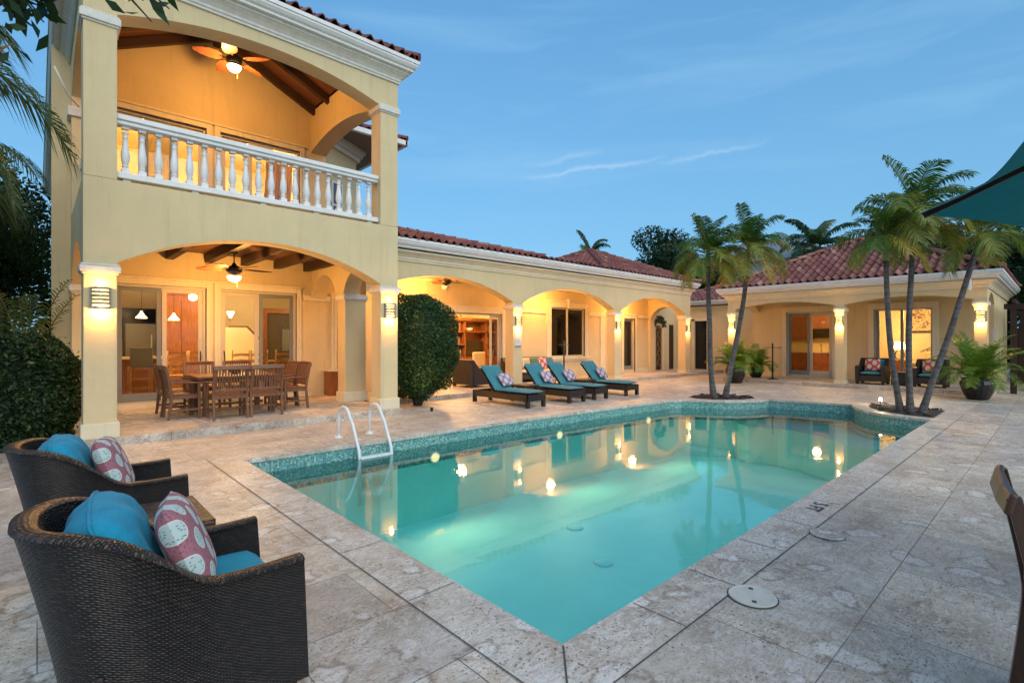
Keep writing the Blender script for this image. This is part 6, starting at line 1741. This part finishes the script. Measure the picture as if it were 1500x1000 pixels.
MB().lathe([(.001,.70),(.5,.70),(.5,.73),(.001,.73)], n=24).build('table_top', M['darkmetal'], ot, local=True); MB().tube([(0,0,0),(0,0,.7)], .04, 8).build('pedestal', M['darkmetal'], ot, local=True)
t = thing('left_garden_pole', 'thin red brown curved pole at the far left edge', 'pole', (-1.1,11.9,0)); MB().tube([(0,0,0),(0,0,2.0),(-.05,0,2.3),(-.2,0,2.5)], .03, 8).build('pole', simple('red_pole_paint', (.22,.03,.02), .5), t, local=True, smooth=True)

# ================================================================== SKY, SUN, CAMERA
w = bpy.data.worlds.new('World'); SC.world = w; w.use_nodes = True; nt = w.node_tree
bg = nt.nodes['Background']; sky = N(nt, 'ShaderNodeTexSky', sky_type='NISHITA'); sky.sun_disc = False
SUN_EL, SUN_AZ = 5.0, 205.0      # low sun behind the camera's left shoulder
sky.sun_elevation = R(SUN_EL); sky.sun_rotation = R(SUN_AZ); sky.altitude = 0; sky.air_density = 1.0; sky.dust_density = .3; sky.ozone_density = 3.5
v = coords(nt, 'Generated')
# wispy clouds
sx = N(nt, 'ShaderNodeSeparateXYZ'); nt.links.new(v, sx.inputs[0])
mp = N(nt, 'ShaderNodeMapping'); nt.links.new(v, mp.inputs[0]); mp.inputs['Scale'].default_value = (1.3,1.3,9); mp.inputs['Rotation'].default_value = (.12,.05,.4)
cl = noise(nt, mp.outputs[0], 2.2, 7, .58, .6)
cf = ramp(nt, cl, [(.50, (0,0,0)), (.84, (.36,.36,.36))])
base = mixc(nt, .55, sky.outputs[0], (SKY_R, SKY_G, SKY_B))
# the sky pales towards the horizon
hz = N(nt, 'ShaderNodeMapRange'); nt.links.new(sx.outputs[2], hz.inputs[0]); hz.inputs[1].default_value = 0; hz.inputs[2].default_value = .55; hz.inputs[3].default_value = .55; hz.inputs[4].default_value = 0
base = mixc(nt, hz.outputs[0], base, (SKY_R*1.6, SKY_G*1.28, SKY_B*1.03))
c = mixc(nt, cf, base, (SKY_R*1.9, SKY_G*1.28, SKY_B*1.02))
# two thin cirrus streaks
azm = math_(nt, 'ARCTAN2', sx.outputs[0], sx.outputs[1]); hyp = math_(nt, 'SQRT', math_(nt, 'ADD', math_(nt, 'MULTIPLY', sx.outputs[0], sx.outputs[0]), math_(nt, 'MULTIPLY', sx.outputs[1], sx.outputs[1])))
elv = math_(nt, 'DIVIDE', sx.outputs[2], hyp); wob = math_(nt, 'MULTIPLY', math_(nt, 'SUBTRACT', noise(nt, v, 14, 4, .6), .5), .03)
for (a0_, a1_, e0_, e1_, wd, st_) in ((.76,1.05,.318,.345,.004,.40),(1.02,1.22,.334,.346,.0035,.28),(.77,.93,.342,.364,.0055,.22)):
    tt = math_(nt, 'DIVIDE', math_(nt, 'SUBTRACT', azm, a0_), a1_-a0_)
    line = math_(nt, 'ADD', e0_, math_(nt, 'MULTIPLY', tt, e1_-e0_))
    dd = math_(nt, 'DIVIDE', math_(nt, 'SUBTRACT', math_(nt, 'ADD', elv, wob), line), wd)
    g_ = math_(nt, 'POWER', 2.718, math_(nt, 'MULTIPLY', math_(nt, 'MULTIPLY', dd, dd), -1.0))
    u_ = math_(nt, 'SUBTRACT', math_(nt, 'MULTIPLY', tt, 2.0), 1.0)
    mk = math_(nt, 'MAXIMUM', math_(nt, 'SUBTRACT', 1.0, math_(nt, 'MULTIPLY', u_, u_)), 0.0)
    c = mixc(nt, math_(nt, 'MULTIPLY', math_(nt, 'MULTIPLY', g_, mk), st_), c, (SKY_R*3.2, SKY_G*1.55, SKY_B*1.08))
nt.links.new(c, bg.inputs[0]); bg.inputs[1].default_value = SKY_S
sun = bpy.data.lights.new('sun', 'SUN'); sun.energy = SUN_E; sun.angle = R(70); sun.color = (1.0,.95,.86)
so = bpy.data.objects.new('sun', sun); COL.objects.link(so)
el, az = R(38), R(188)
dirv = Vector((math.sin(az)*math.cos(el), math.cos(az)*math.cos(el), math.sin(el)))
so.rotation_euler = (-dirv).to_track_quat('-Z', 'Y').to_euler()

cam = bpy.data.cameras.new('camera'); co = bpy.data.objects.new('camera', cam); COL.objects.link(co)
co.location = (0,0,H_CAM); co.rotation_euler = (PI/2, 0, -math.atan2(.6807,.7325))
cam.sensor_width = 36; cam.lens = 748.5/1500*36; cam.shift_y = -2/1500; cam.clip_end = 2000; cam.clip_start = .05
SC.camera = co
SC.view_settings.view_transform = 'Standard'; SC.view_settings.look = 'None'; SC.view_settings.exposure = EXPO; SC.view_settings.gamma = 1
SC.cycles.use_denoising = True
try: SC.cycles.denoiser = 'OPENIMAGEDENOISE'
except Exception: pass
SC.cycles.max_bounces = 10; SC.cycles.diffuse_bounces = 4; SC.cycles.glossy_bounces = 4; SC.cycles.transparent_max_bounces = 16
SC.cycles.sample_clamp_indirect = 6; SC.cycles.use_light_tree = True
SC.cycles.caustics_reflective = False; SC.cycles.caustics_refractive = False
